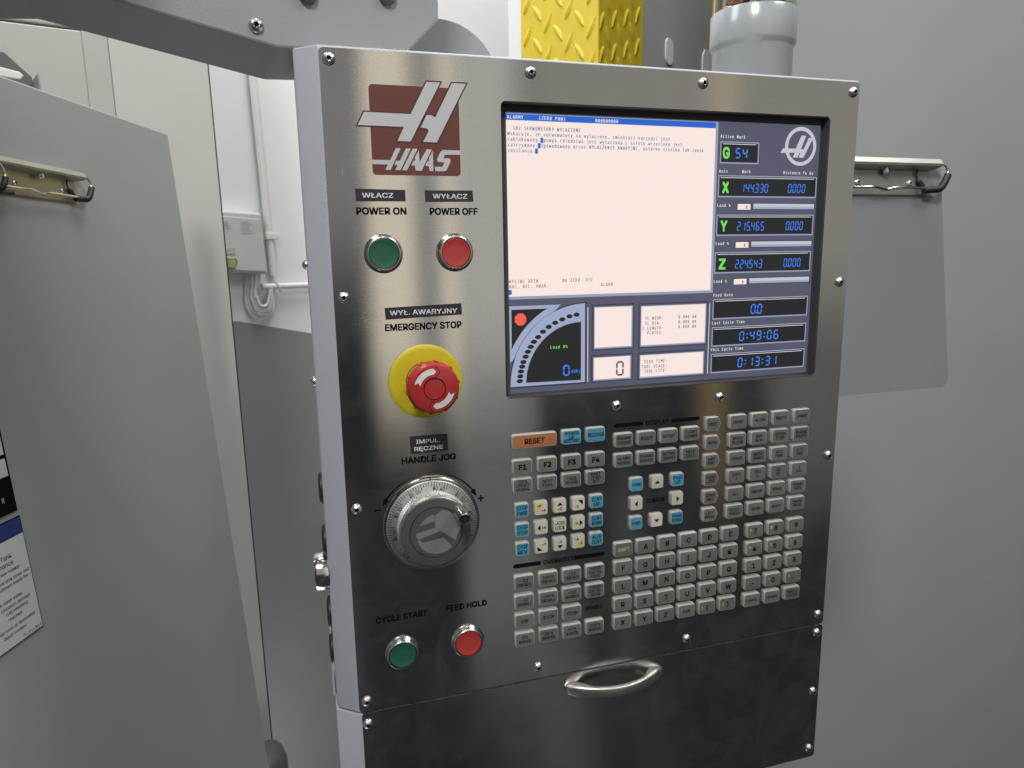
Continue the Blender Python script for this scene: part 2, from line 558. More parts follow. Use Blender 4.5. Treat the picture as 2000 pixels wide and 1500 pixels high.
def tube(path, rad, seg=10, caps=True):
    """swept round bar, returns verts, faces; rad may be a list"""
    pts = [Vector(p) for p in path]
    vs, fs = [], []
    up = None
    for i, p in enumerate(pts):
        t = (pts[min(i + 1, len(pts) - 1)] - pts[max(i - 1, 0)]).normalized()
        if up is None:
            up = t.orthogonal().normalized()
        up = (up - t * up.dot(t)).normalized()
        side = t.cross(up)
        r = rad[i] if isinstance(rad, (list, tuple)) else rad
        for k in range(seg):
            a = 2 * math.pi * k / seg
            vs.append(p + up * (r * math.cos(a)) + side * (r * math.sin(a)))
    for i in range(len(pts) - 1):
        for k in range(seg):
            k2 = (k + 1) % seg
            fs.append((i * seg + k, i * seg + k2, (i + 1) * seg + k2, (i + 1) * seg + k))
    if caps:
        fs.append(tuple(range(seg - 1, -1, -1)))
        n = (len(pts) - 1) * seg
        fs.append(tuple(range(n, n + seg)))
    return vs, fs


def smooth_path(pts, n=6):
    out = []
    P_ = [Vector(p) for p in pts]
    for i in range(len(P_) - 1):
        p0, p1, p2, p3 = P_[max(i - 1, 0)], P_[i], P_[i + 1], P_[min(i + 2, len(P_) - 1)]
        for k in range(n):
            t = k / n
            out.append(0.5 * ((2 * p1) + (-p0 + p2) * t + (2 * p0 - 5 * p1 + 4 * p2 - p3) * t * t + (-p0 + 3 * p1 - 3 * p2 + p3) * t ** 3))
    out.append(P_[-1])
    return out


def slab(name, corners, thick_vec, mat, parent=None, bevel=0.0):
    """plate from a polygon of 3-D corners and a thickness vector"""
    n = len(corners)
    tv = Vector(thick_vec)
    vs = [Vector(c) for c in corners] + [Vector(c) + tv for c in corners]
    fs = [list(range(n)), list(range(2 * n - 1, n - 1, -1))] + [(i, n + i, n + (i + 1) % n, (i + 1) % n) for i in range(n)]
    bm = bmesh.new()
    bv = [bm.verts.new(v) for v in vs]
    for f in fs: bm.faces.new([bv[i] for i in f])
    bmesh.ops.recalc_face_normals(bm, faces=bm.faces)
    if bevel:
        bmesh.ops.bevel(bm, geom=list(bm.edges), offset=bevel, segments=2, affect='EDGES', profile=0.5)
    me = bpy.data.meshes.new(name)
    bm.to_mesh(me); bm.free()
    me.materials.append(mat)
    return obj(name, me, parent)


def frame_obj(o, origin, ex, ey, ez):
    o.matrix_world = Matrix(((ex[0], ey[0], ez[0], origin[0]), (ex[1], ey[1], ez[1], origin[1]), (ex[2], ey[2], ez[2], origin[2]), (0, 0, 0, 1)))


# =================================================================== setting
RD = Vector((0.9125, 0.4091, 0))                 # run of the back wall
RN = Vector((0.4091, -0.9125, 0))                # its normal, towards the viewer
W0 = Vector((-0.1621, 1.1941, 0.0))


def onwall(s, z, out=0.0):
    return W0 + RD * s + RN * out + Vector((0, 0, z))


wall = slab("back_wall", [onwall(-0.6, -1.3), onwall(2.4, -1.3), onwall(2.4, 1.7), onwall(-0.6, 1.7)], -RN * 0.12, M_WALL)
tag(wall, "white plastered back wall behind the machine, grey oil paint below", "wall", kind="structure")
wl = slab("painted_dado", [onwall(-0.58, -1.28), onwall(0.40, -1.28), onwall(0.40, 0.095), onwall(-0.0076, 0.1935), onwall(-0.58, 0.205)], RN * 0.004, M_WAINS, wall)
encl = slab("enclosure_wall", [(0.575, 0.45, -1.2), (2.6, 0.45, -1.2), (2.6, 0.45, 1.5), (0.566, 0.45, 1.5)], (0, 0.03, 0), M_ENCL, bevel=0.003)
tag(encl, "wide grey green sheet metal enclosure wall right of the pendant", "wall", kind="structure")

# =================================================================== control pendant
pend = empty("control_pendant", (0, 0, -0.132), "grey machine control pendant with brushed steel front, screen, keypad and drawer", "control panel")
PZ = Matrix.Translation((0, 0, 0.132))


class PB(MB):
    """mesh built in pendant millimetres, parented to the pendant base"""
    def build(self, name, mats, parent=None, smooth=False, angle=35):
        o = MB.build(self, name, mats, parent if parent is not None else pend, smooth, angle)
        if parent is None: o.location = (0, 0, 0.132)
        return o


def pobj(name, me, u, v, w, parent=None):
    o = obj(name, me, parent if parent is not None else pend)
    b = P(u, v, w)
    o.location = (b[0], b[1], b[2] + (0.132 if parent is None else 0))
    return o


# housing: plan profile extruded upwards
def housing(name, v0, v1, plan, bev, cut=False):
    bm = bmesh.new()
    n = len(plan)
    lo = [bm.verts.new(P(u, v0, w)) for u, w in plan]
    hi = [bm.verts.new(P(u, v1, w)) for u, w in plan]
    bm.faces.new(lo); bm.faces.new(hi[::-1])
    for i in range(n): bm.faces.new((lo[i], hi[i], hi[(i + 1) % n], lo[(i + 1) % n]))
    bmesh.ops.recalc_face_normals(bm, faces=bm.faces)
    # rounded outer left corner, light rounding elsewhere
    big = [e for e in bm.edges if all(v.co.x < -0.012 and v.co.y < 0.02 for v in e.verts) is False and
           min(v.co.x for v in e.verts) < -0.012 and max(v.co.x for v in e.verts) > -0.006 and max(v.co.y for v in e.verts) < 0.02]
    bmesh.ops.bevel(bm, geom=list(bm.edges), offset=bev * S, segments=3, affect='EDGES', profile=0.5)
    me = bpy.data.meshes.new(name)
    bm.to_mesh(me); bm.free()
    if cut:                                   # open the front for the screen
        a_o = bpy.data.objects.new("tmp_a", me); COL.objects.link(a_o)
        cb_ = MB(); cb_.box(112.9, 376.1, 220.8, 424.2, -30, 10)
        b_o = bpy.data.objects.new("tmp_b", cb_.mesh("tmp_b", M_HOUSE)); COL.objects.link(b_o)
        md = a_o.modifiers.new("cut", 'BOOLEAN'); md.object = b_o; md.operation = 'DIFFERENCE'; md.solver = 'EXACT'
        dg = bpy.context.evaluated_depsgraph_get(); dg.update()
        me = bpy.data.meshes.new_from_object(a_o.evaluated_get(dg)); me.name = name
        bpy.data.objects.remove(a_o); bpy.data.objects.remove(b_o)
        me.materials.clear()
    me.materials.append(M_HOUSE)
    me.polygons.foreach_set('use_smooth', [True] * len(me.polygons))
    me.set_sharp_from_angle(angle=R(40))
    o = obj(name, me, pend)
    o.location = (0, 0, 0.132)
    return o


housing("housing", -1.2, 450.2, [(401.2, -1.6), (-0.6, -1.6), (-14.9, -13.0), (-14.9, -110), (401.2, -110)], 1.6, True)
housing("lower_housing", -132.5, -2.6, [(400.6, -1.9), (1.0, -1.9), (-15.9, -14.0), (-15.9, -104), (400.6, -104)], 1.4)
# back edge of the drawer box that runs up behind the chamfer
fl = PB()
fl.prism([(-15.6, -2), (-17.4, -2), (-16.6, 52), (-15.6, 52)], -60, -30)
fl.build("drawer_flange", M_HOUSE)

SCR = rrect(114.0, 375.0, 222.4, 422.4, 3.5)
fp = holed_plate("front_plate", rrect(0, 400, 0.2, 448.2, 3.0), SCR, -1.4, 0.0, M_STEEL, pend)
fp.location = (0, 0, 0.132)
dp = PB()
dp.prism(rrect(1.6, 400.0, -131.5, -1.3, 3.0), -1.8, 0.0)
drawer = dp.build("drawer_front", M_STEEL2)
drawer['label'] = "plain steel drawer front with a bowed handle"

# screws --------------------------------------------------------------
def screw_mesh(rad, hgt, name="screw", mat=None):
    mb = MB()
    seg = 24
    prof = []
    for k in range(7):
        a = R(90 * k / 6 * 0.80)
        prof.append((rad * math.cos(a), hgt * math.sin(a) / math.sin(R(72))))
    prof = [(rad, -0.3)] + prof
    r_in = rad * 0.42
    prof[-1] = (r_in, hgt)
    base = len(prof)
    mb.lathe(prof, 0, 0, seg, close_top=False)
    # torx recess: star-shaped ring going down
    ring1 = [P(r_in * math.cos(2 * math.pi * k / seg), r_in * math.sin(2 * math.pi * k / seg), hgt) for k in range(seg)]
    star = [r_in * (0.98 if (k % 4) < 2 else 0.74) for k in range(seg)]
    ring2 = [P(star[k] * math.cos(2 * math.pi * k / seg), star[k] * math.sin(2 * math.pi * k / seg), hgt * 0.97) for k in range(seg)]
    ring3 = [P(star[k] * math.cos(2 * math.pi * k / seg), star[k] * math.sin(2 * math.pi * k / seg), hgt * 0.35) for k in range(seg)]
    vs = ring1 + ring2 + ring3
    fs = [(j * seg + k, j * seg + (k + 1) % seg, (j + 1) * seg + (k + 1) % seg, (j + 1) * seg + k) for j in (0,) for k in range(seg)]
    mb.add(vs, fs, 0)
    mb.add(ring2 + ring3, [(k, (k + 1) % seg, seg + (k + 1) % seg, seg + k) for k in range(seg)] + [list(range(seg, 2 * seg))], 1)
    return mb.mesh(name, [mat or M_SCREW, M_DARK], True, 40)


SM = screw_mesh(3.9, 2.6)
for u, v in ((5.9, 441.5), (134.9, 440.6), (264.0, 440.6), (394.2, 440.8), (6.2, 297), (393.0, 297.4), (6.4, 153.6), (393.2, 153.6),
             (394.0, 9.3), (394.0, -8.0), (394.0, -65), (394.0, -122.3), (199.3, 211.0), (287.2, 211.0), (135.6, 9.8), (264.6, 9.8), (5.6, 8.4), (5.6, -9.8)):
    o = pobj("screw", SM, u, v, 0.05)
    o.rotation_euler = (0, random.uniform(0, 6.28), 0)
# side screws and plugs on the left face (their axis points left)
SS = screw_mesh(3.4, 3.2, "side_screw")
for v in (318.5, 240.2):
    o = pobj("side_screw", SS, -14.9, v, -22)
    o.rotation_euler = (0, 0, R(-90))
def plug_mesh(r, h, name, mat):
    mb = MB()
    mb.lathe([(r, 0), (r * .98, h * .5), (r * .8, h * .85), (r * .5, h)], 0, 0, 28)
    return mb.mesh(name, mat, True, 50)
PM = plug_mesh(11.5, 3.0, "rubber_plug", M_BLACK)
for v, w in ((163.0, -26), (124.0, -26), (68.5, -26), (37.5, -30)):
    o = pobj("rubber_plug", PM, -14.7, v, w)
    o.rotation_euler = (0, 0, R(-90))
kb = MB()
kb.lathe([(13.2, 0), (13.4, 3), (13.4, 8), (12.8, 9.4), (11, 9.8)], 0, 0, 32, close_top=True)
o = pobj("key_switch_collar", kb.mesh("key_switch_collar", M_CHROME, True, 40), -14.8, 101.5, -24)
o.rotation_euler = (0, 0, R(-90))

# logo badge ----------------------------------------------------------
lb = PB(); lb.prism(rrect(28.8, 85.8, 374.0, 428.4, 2.4), 0.02, 0.25)
badge = lb.build("logo_badge", M_BADGE)
badge['label'] = "maroon badge with slanted silver H and the word HAAS"
H1 = [(25.25, 411.7), (54.35, 411.52), (65.3, 431.4), (74.1, 431.4), (53.72, 394.9), (45.25, 394.95), (49.75, 403.6), (21.06, 403.8)]
H2 = [(81.7, 431.45), (90.85, 431.45), (70.58, 394.75), (61.71, 394.86), (65.41, 401.46), (65.23, 402.5), (63.94, 403.3), (60.43, 403.46), (64.47, 411.25), (67.12, 411.4), (68.65, 410.96), (70.03, 409.97)]
q = MB(); q.poly(offset_poly(H1, 0.85), 0.36); q.poly(offset_poly(H2, 0.85), 0.36)
q.build("emblem_outline", M_BADGE2, badge)
q = MB(); q.poly(H1, 0.48); q.poly(H2, 0.48)
q.build("emblem_letter", M_SILVERP, badge)
q = MB()
for pl in ([(28.85, 383.15), (40.16, 383.13), (44.05, 390.55), (47.21, 390.6), (40.09, 377.1), (36.85, 377.15), (38.51, 380.4), (28.85, 380.45)],
           [(50.38, 390.5), (53.62, 390.53), (46.38, 377.05), (43.12, 377.12), (44.7, 380.2), (42.62, 380.34), (44.04, 382.97), (46.3, 382.85)],
           [(54.85, 390.56), (58.01, 390.56), (50.54, 377.05), (47.34, 377.07)],
           [(58.64, 389.74), (58.91, 382.37), (63.79, 390.38), (67.21, 390.38), (60.01, 376.88), (56.12, 376.94), (55.85, 379.98), (53.44, 380.14), (54.96, 382.92), (56.08, 383.36), (55.93, 385.04)],
           [(67.76, 389.55), (67.68, 376.81), (65.13, 376.89), (64.89, 379.86), (62.45, 380.11), (64.03, 382.9), (65.15, 383.14), (65.13, 385.05)],
           [(85.75, 390.2), (85.75, 387.44), (75.6, 387.29), (74.54, 385.18), (78.46, 385.14), (79.34, 384.31), (79.07, 382.8), (76.63, 377.83), (75.25, 376.94), (68.94, 376.83), (68.68, 379.6), (73.76, 379.78), (75.21, 382.38), (70.94, 382.63), (70.19, 384.1), (72.74, 389.05), (74.35, 390.2)]):
    q.poly(pl, 0.48)
q.build("emblem_word", M_SILVERP, badge)

# dymo stickers and printed titles ------------------------------------
def stroke(mb, u0, v0, u1, v1, t, w):
    d = Vector((u1 - u0, v1 - v0)).normalized()
    nn = Vector((-d.y, d.x)) * t / 2
    mb.poly([(u0 + nn.x, v0 + nn.y), (u0 - nn.x, v0 - nn.y), (u1 - nn.x, v1 - nn.y), (u1 + nn.x, v1 + nn.y)], w)


def sticker(poly, lines, lab):
    mb = PB(); mb.prism(poly, 0.02, 0.22)
    o = mb.build("label_sticker", M_STICK)
    o['label'] = lab
    t = MB()
    for (s, u0, u1, v, h, marks) in lines:
        put_text(t, s, u0, v, 0.32, h, width=u1 - u0, align='l', bold=0.012)
        for mk in ([] if PL else marks): stroke(t, *mk, 0.42, 0.34)
    t.build("sticker_text", M_WPRINT, o)


# positions of the polish diacritics are drawn as extra strokes
sticker([(17.2, 365.4), (48.9, 364.9), (48.9, 357.7), (17.4, 357.6)],
        [("WŁĄCZ" if PL else "WLACZ", 21.4, 41.0, 359.9, 3.0, [(25.3, 360.9, 27.4, 362.3), (31.6, 359.9, 32.2, 358.8)])], "black sticker reading WŁĄCZ above the green power button")
sticker([(61.4, 364.8), (93.4, 365.0), (94.0, 357.8), (61.8, 357.4)],
        [("WYŁĄCZ" if PL else "WYLACZ", 66.8, 89.6, 359.7, 3.0, [(74.5, 360.7, 76.5, 362.1), (80.4, 359.7, 81.0, 358.6)])], "black sticker reading WYŁĄCZ above the red power button")
sticker([(32.0, 289.6), (83.6, 291.0), (83.9, 283.3), (32.4, 281.8)],
        [("WYŁ. AWARYJNY" if PL else "WYL. AWARYJNY", 35.4, 80.6, 284.6, 3.2, [(43.2, 285.8, 45.4, 287.3)])], "black sticker reading WYŁ. AWARYJNY above the emergency stop")
sticker([(44.7, 201.3), (70.8, 201.3), (71.2, 188.8), (45.1, 188.5)],
        [("IMPUL.", 49.0, 65.5, 195.7, 2.9, []), ("RĘCZNE" if PL else "RECZNE", 47.6, 67.4, 190.6, 2.9, [(53.2, 190.6, 53.8, 189.6)])], "black sticker reading IMPUL. RĘCZNE above the jog wheel")

for s, u0, u1, v, h, m in (("POWER ON", 17.4, 48.9, 349.3, 4.6, M_INK), ("POWER OFF", 64.6, 96.6, 349.2, 4.6, M_INK),
                        ("EMERGENCY STOP", 31.9, 83.2, 274.2, 4.7, M_INK), ("HANDLE JOG", 38.7, 76.4, 182.0, 4.6, M_INK),
                        ("CYCLE START", 15.3, 51.6, 67.0, 4.6, M_INK), ("FEED HOLD", 65.8, 96.0, 67.8, 4.6, M_INK)):
    mb = PB(); put_text(mb, s, u0, v, 0.10, h, width=u1 - u0, align='l', bold=0.030)
    mb.build("printed_title", m)

# push buttons ----------------------------------------------------------
def push_button(u, v, mat, lab):
    mb = PB()
    mb.lathe([(12.6, 0.02), (12.5, 0.9), (12.1, 1.5), (11.7, 2.2), (11.4, 3.6), (11.0, 4.5), (10.5, 4.95), (10.0, 4.9), (9.9, 4.2), (9.9, 2.5)], u, v, 48, close_top=False)
    o = mb.build("push_button", M_BEZEL, smooth=True, angle=60)
    o['label'] = lab
    c = MB()
    c.lathe([(9.55, 2.2), (9.55, 4.2), (9.35, 4.55), (8.6, 4.62), (8.1, 4.40), (4.0, 4.36)], u, v, 48)
    c.build("button_cap", mat, o, True, 30)


push_button(33.0, 324.6, M_GREEN, "green power on button in a chrome ring")
push_button(80.2, 324.8, M_RED, "faded red power off button in a chrome ring")
push_button(32.5, 41.8, M_GREEN, "green cycle start button in a chrome ring")
push_button(80.7, 42.2, M_RED, "bright red feed hold button in a chrome ring")

# emergency stop ----------------------------------------------------------
mb = PB()
mb.lathe([(10.5, 2.0), (10.5, 14), (15.6, 17.5), (16.9, 20), (17.1, 24), (16.6, 27.5), (15.6, 29.4), (14.4, 30.0), (7.3, 30.6), (7.2, 30.0), (6.75, 30.0), (6.7, 30.6), (3, 30.7)], 58.0, 238.9, 56)
# rim bumps
for k in range(10):
    a = R(36 * k + 10)
    mb.box(58.0 + 16.6 * math.cos(a) - 1.0, 58.0 + 16.6 * math.cos(a) + 1.0, 238.9 + 16.6 * math.sin(a) - 1.0, 238.9 + 16.6 * math.sin(a) + 1.0, 20, 26.5)
es = mb.build("emergency_stop", M_ERED, smooth=True, angle=35)
es['label'] = "red twist emergency stop mushroom on a yellow disc"
y = MB()
y.lathe([(25.2, 0.02), (25.2, 1.4), (24.4, 2.0), (22.2, 2.25), (16.4, 2.3)], 57.2, 239.0, 64)
y.build("yellow_disc", M_YELLOW, es, True, 40)
g = MB()
for k in range(60):
    a0, a1 = R(6 * k), R(6 * k + 6)
    g.add([P(57.2 + r_ * math.cos(a), 239.0 + r_ * math.sin(a), 2.42) for r_, a in ((13.3, a0), (13.75, a0), (13.75, a1), (13.3, a1))], [(0, 1, 2, 3)])
g.build("disc_ring", M_INK, es)


def arc_arrow(cu, cv, r0, r1, a0, a1, head, w, mb, notch=True, mi=0):
    """curved band from angle a0 to a1 with a pointed front and a notched tail"""
    n = 14
    rm = (r0 + r1) / 2
    sg = 1 if a1 > a0 else -1
    out = [(r1, a0 + (a1 - a0) * k / n) for k in range(n + 1)]
    inn = [(r0, a0 + (a1 - a0) * k / n) for k in range(n, -1, -1)]
    pts = out + [(rm, a1 + sg * head)] + inn + ([(rm, a0 + sg * head * 0.9)] if notch else [])
    mb.poly([(cu + r_ * math.cos(R(a)), cv + r_ * math.sin(R(a))) for r_, a in pts], w, mi)


rz = MB()          # raised arrow pads
for off in (0, 180):
    arc_arrow(58.0, 238.9, 7.7, 15.0, 172 + off, 84 + off, 13, 31.0, rz, notch=False)
def drape(mb, lift):
    for i, p in enumerate(mb.v):
        r_ = math.hypot(p[0] / S - 58.0, p[2] / S - 238.9)
        mb.v[i] = (p[0], -(30.6 - 0.6 * max(0, r_ - 7.3) / 7.1 + lift) * S, p[2])
drape(rz, 0.16)
pad = rz.build("arrow_pad", M_ERED, es)
ar = MB()
for off in (0, 180):
    arc_arrow(58.0, 238.9, 9.4, 13.2, 165 + off, 92 + off, 9, 31.25, ar)
drape(ar, 0.30)
ar.build("arrow_mark", M_EWHITE, es)
rg = MB()
for off in (0, 180):       # dark step lines at the pad fronts
    c0 = [(15.0, 84 + off), (11.3, 71 + off), (7.7, 84 + off)]
    pp = [(58 + r_ * math.cos(R(a)), 238.9 + r_ * math.sin(R(a))) for r_, a in c0]
    for i in (0, 1): stroke(rg, *pp[i], *pp[i + 1], 0.28, 31.12)
for k in range(48):
    a0, a1 = R(7.5 * k), R(7.5 * k + 7.5)
    rg.add([P(58 + r_ * math.cos(a), 238.9 + r_ * math.sin(a), 31.16) for r_, a in ((6.65, a0), (7.0, a0), (7.0, a1), (6.65, a1))], [(0, 1, 2, 3)])
drape(rg, 0.22)
rg.build("seam_line", M_INK, es)

# jog handwheel -------------------------------------------------------------
JU, JV = 57.5, 137.2
mb = PB()
mb.lathe([(34.4, 0.02), (34.4, 2.2), (33.9, 2.9), (32.9, 3.0), (32.6, 2.4)], JU, JV, 96, close_top=False)
jog = mb.build("jog_handwheel", M_CHROME, smooth=True, angle=40)
jog['label'] = "silver jog handwheel with a numbered scale and small crank"
d = MB(); d.lathe([(32.2, 2.0), (32.2, 3.6), (31.7, 4.2), (24.8, 6.2), (24.7, 5.5)], JU, JV, 96, close_top=False)
d.build("scale_dial", M_DIAL, jog, True, 30)
kn = MB()
nk = 96
ringp = []
for k in range(nk * 2):
    r_ = 25.5 if (k % 2) else 24.6
    ringp.append((r_, 2 * math.pi * k / (nk * 2)))
kv = [P(JU + r_ * math.cos(a), JV + r_ * math.sin(a), 5.2) for r_, a in ringp] + [P(JU + (r_ - .3) * math.cos(a), JV + (r_ - .3) * math.sin(a), 14.2) for r_, a in ringp]
n2 = nk * 2
kn.add(kv, [(k, (k + 1) % n2, n2 + (k + 1) % n2, n2 + k) for k in range(n2)])
kn.build("knurled_ring", M_DIAL, jog)
tp = MB()
tp.lathe([(24.9, 14.0), (24.9, 16.6), (24.3, 17.6)], JU, JV, 96, close_top=False)
tp.build("knob_rim", M_DIAL, jog, True, 40)
tp = MB()
tp.lathe([(24.4, 17.5), (23.8, 18.2), (18.3, 18.6), (18.2, 17.4), (17.7, 17.4), (17.6, 18.5)], JU, JV, 96)
tp.build("knob_top", M_DIALDK, jog, True, 30)
# worn emblem sticker in the middle, turned with the knob
st = MB()
du, dv = 0.0, 1.6
G1 = [(46.4, 142.4), (57.0, 144.5), (57.5, 148.9), (55.4, 149.6), (52.5, 148.2), (49.0, 145.6)]
G2 = [(44.1, 137.5), (57.1, 139.9), (60.0, 137.0), (46.25, 133.16), (44.46, 133.4), (43.9, 135.4)]
G3 = [(62.6, 132.3), (68.4, 125.2), (65.5, 122.9), (61.5, 121.4), (56.7, 121.0), (52.0, 122.4), (48.5, 125.0), (46.0, 128.4), (44.8, 131.6), (46.25, 133.0), (48.0, 130.2)]
G4 = [(61.7, 136.4), (71.2, 129.2), (72.4, 133.5), (74.6, 137.0), (74.0, 142.0), (71.4, 146.6), (67.3, 150.3), (62.2, 152.2), (57.7, 149.0), (57.2, 140.2), (58.9, 138.2)]
for gpl in (G1, G2, G3, G4): st.poly([(a - 0.3, b + 0.7) for a, b in gpl], 18.62)
st.build("worn_emblem", M_DIALGR, jog)
# scale marks and numerals
sm = MB()
for k in range(100):
    a = R(86 + 3.6 * k)
    ln = 5.6 if k % 10 == 0 else (4.2 if k % 5 == 0 else 2.6)
    ca, sa = math.cos(a), math.sin(a)
    r1 = 31.5; r0 = r1 - ln
    tw = 0.17 if k % 5 else 0.2
    h = lambda r_: 4.34 + (31.7 - r_) * (2.0 / 6.9)
    sm.add([P(JU + r1 * ca + sa * tw, JV + r1 * sa - ca * tw, h(r1)), P(JU + r1 * ca - sa * tw, JV + r1 * sa + ca * tw, h(r1)),
            P(JU + r0 * ca - sa * tw, JV + r0 * sa + ca * tw, h(r0)), P(JU + r0 * ca + sa * tw, JV + r0 * sa - ca * tw, h(r0))], [(0, 3, 2, 1)])
nums = {0: ("60", "40"), 1: ("70", "30"), 2: ("80", "20"), 3: ("90", "10"), 4: ("0", "0"), 5: ("10", "90"), 6: ("20", "80"), 7: ("30", "70"), 8: ("40", "60"), 9: ("50", "50")}
for k, (a_, b_) in nums.items():
    ang = 79.5 + 36 * k
    a = R(ang)
    rr = 26.0
    cu_, cv_ = JU + rr * math.cos(a), JV + rr * math.sin(a)
    rot = a - math.pi / 2
    ex = (math.cos(rot), math.sin(rot))
    put_text(sm, a_, cu_ - ex[0] * 0.8, cv_ - ex[1] * 0.8, 6.2, 2.7, align='r', rot=rot, bold=0.0, maxw=3.4)
    put_text(sm, b_, cu_ + ex[0] * 0.8, cv_ + ex[1] * 0.8, 6.2, 2.7, align='l', rot=rot, bold=0.0, maxw=3.4)
sm.build("scale_marks", M_INK, jog)
ix = MB(); stroke(ix, 57.1, 168.2, 57.1, 171.8, 0.7, 3.12); ix.build("index_mark", M_INK, jog)
cr = MB()
cr.lathe([(5.0, 18.3), (4.8, 19.5), (4.4, 22), (4.4, 33.5), (4.1, 34.1), (3.4, 34.2), (3.3, 33.0)], 74.2, 150.2, 32, close_top=False)
cr.lathe([(3.3, 33.0), (2.0, 32.8), (1.9, 33.8), (1.0, 33.9)], 74.2, 150.2, 24, mi=1)
cr.build("crank_grip", [M_CHROME, M_DARK], jog, True, 40)
# printed arrows, plus and minus
pa = PB()
def tapered_arrow(cu, cv, r, a0, a1):
    n = 16
    out, inn = [], []
    for k in range(n + 1):
        t_ = k / n
        a = R(a0 + (a1 - a0) * t_ * 0.86)
        th = 0.15 + 1.25 * t_
        out.append((cu + (r + th / 2) * math.cos(a), cv + (r + th / 2) * math.sin(a)))
        inn.append((cu + (r - th / 2) * math.cos(a), cv + (r - th / 2) * math.sin(a)))
    a = R(a0 + (a1 - a0) * 0.82); at = R(a1)
    pa.poly(out + inn[::-1], 0.12)
    pa.poly([(cu + (r + 2.1) * math.cos(a), cv + (r + 2.1) * math.sin(a)), (cu + r * math.cos(at), cv + r * math.sin(at)), (cu + (r - 2.1) * math.cos(a), cv + (r - 2.1) * math.sin(a))], 0.14)
tapered_arrow(57.3, 136.5, 37.3, 74.5, 26.5)
tapered_arrow(57.3, 136.5, 37.3, 106, 153)
stroke(pa, 91.4, 151.2, 96.2, 151.2, 1.1, 0.12); stroke(pa, 93.8, 148.8, 93.8, 153.6, 1.1, 0.14)
stroke(pa, 18.2, 150.9, 23.0, 150.9, 1.1, 0.12)
pa.build("printed_arrow", M_INK)

# keypad ---------------------------------------------------------------------
def key_mesh(wd, ht, mat, name, pointed=False, rad=1.7, hgt=2.7):
    mb = MB()
    def ring(ins, r):
        a, b = wd / 2 - ins, ht / 2 - ins
        if not pointed:
            return rrect(-a, a, -b, b, max(0.3, r), 4)
        x1 = a
        xs = a - ht * 0.20
        pts = [(x1, 0.0)]
        for k in range(5):
            an = R(35 + 55 * k / 4)
            pts.append((xs - r + r * math.cos(an) * 1.0 + 0.4, b - r + r * math.sin(an)))
        for cx, cy, a0 in ((-a + r, b - r, 90), (-a + r, -b + r, 180)):
            for k in range(5):
                an = R(a0 + 90 * k / 4)
                pts.append((cx + r * math.cos(an), cy + r * math.sin(an)))
        for k in range(5):
            an = R(270 + 55 * k / 4)
            pts.append((xs - r + r * math.cos(an) + 0.4, -b + r + r * math.sin(an)))
        return pts
    rings = [(ring(0, rad), 0.0), (ring(0.05, rad), hgt * 0.55), (ring(0.22, rad), hgt * 0.86), (ring(0.55, rad - 0.25), hgt), (ring(0.75, rad - 0.4), hgt + 0.02)]
    n = len(rings[0][0])
    for pts, w in rings:
        mb.v += [P(u, v, w) for u, v in pts]
    for j in range(len(rings) - 1):
        for k in range(n):
            mb.f.append([j * n + k, j * n + (k + 1) % n, (j + 1) * n + (k + 1) % n, (j + 1) * n + k]); mb.m.append(0)
    j = len(rings) - 1
    mb.f.append([j * n + k for k in range(n)]); mb.m.append(1)
    return mb.mesh(name, [M_KEYRIM, mat], True, 50)


KM = {}
def keym(kind, col):
    k = (kind, col)
    if k not in KM:
        wd, ht = {'n': (15.2, 11.2), 's': (10.9, 10.9), 'r': (34.2, 10.8), 'm': (13.9, 11.6), 'b': (15.6, 11.7)}[kind]
        mt = {'g': M_KEYG, 'b': M_KEYB, 'w': M_KEYW, 'o': M_KEYO}[col]
        KM[k] = key_mesh(wd, ht, mt, "key", pointed=(kind == 'm'))
    return KM[k]


KH = 2.82
def key(u, v, kind, col, lines, h=2.0, tri=None, extra=None, ink=None, bold=0.024, yel=None, maxw=None):
    o = pobj("key", keym(kind, col), u, v, 0.02)
    mb = MB()
    n = len(lines)
    wd = maxw or {'n': 12.6, 's': 9.0, 'r': 20, 'm': 9.6, 'b': 12.8}[kind]
    ldx = -0.8 if kind == 'm' else 0
    pitch = h * 1.42 if n < 3 else h * 1.30
    for i, s in enumerate(lines):
        hh = h
        if isinstance(s, tuple): s, hh = s
        vv = (n - 1) / 2 * pitch - i * pitch - hh / 2
        put_text(mb, s, ldx, vv, KH - 0.02, hh * (1.06 if hh < 3 else 1), maxw=wd, bold=bold if hh > 3 else bold * 0.65)
    if tri:
        for t_ in tri: mb.poly(t_, KH - 0.02)
    for (s, du_, dv_, hh) in (extra or []):
        put_text(mb, s, du_, dv_, KH, hh, bold=bold, maxw=5)
    if mb.v: mb.build("key_legend", ink or M_INK, o)
    if yel:
        y_ = MB()
        for (s, du_, dv_, hh) in yel:
            if isinstance(s, str): put_text(y_, s, du_, dv_, KH - 0.01, hh, bold=0.02)
            else: y_.poly(s, KH - 0.06)
        y_.build("shift_legend", M_YINK, o)
    return o


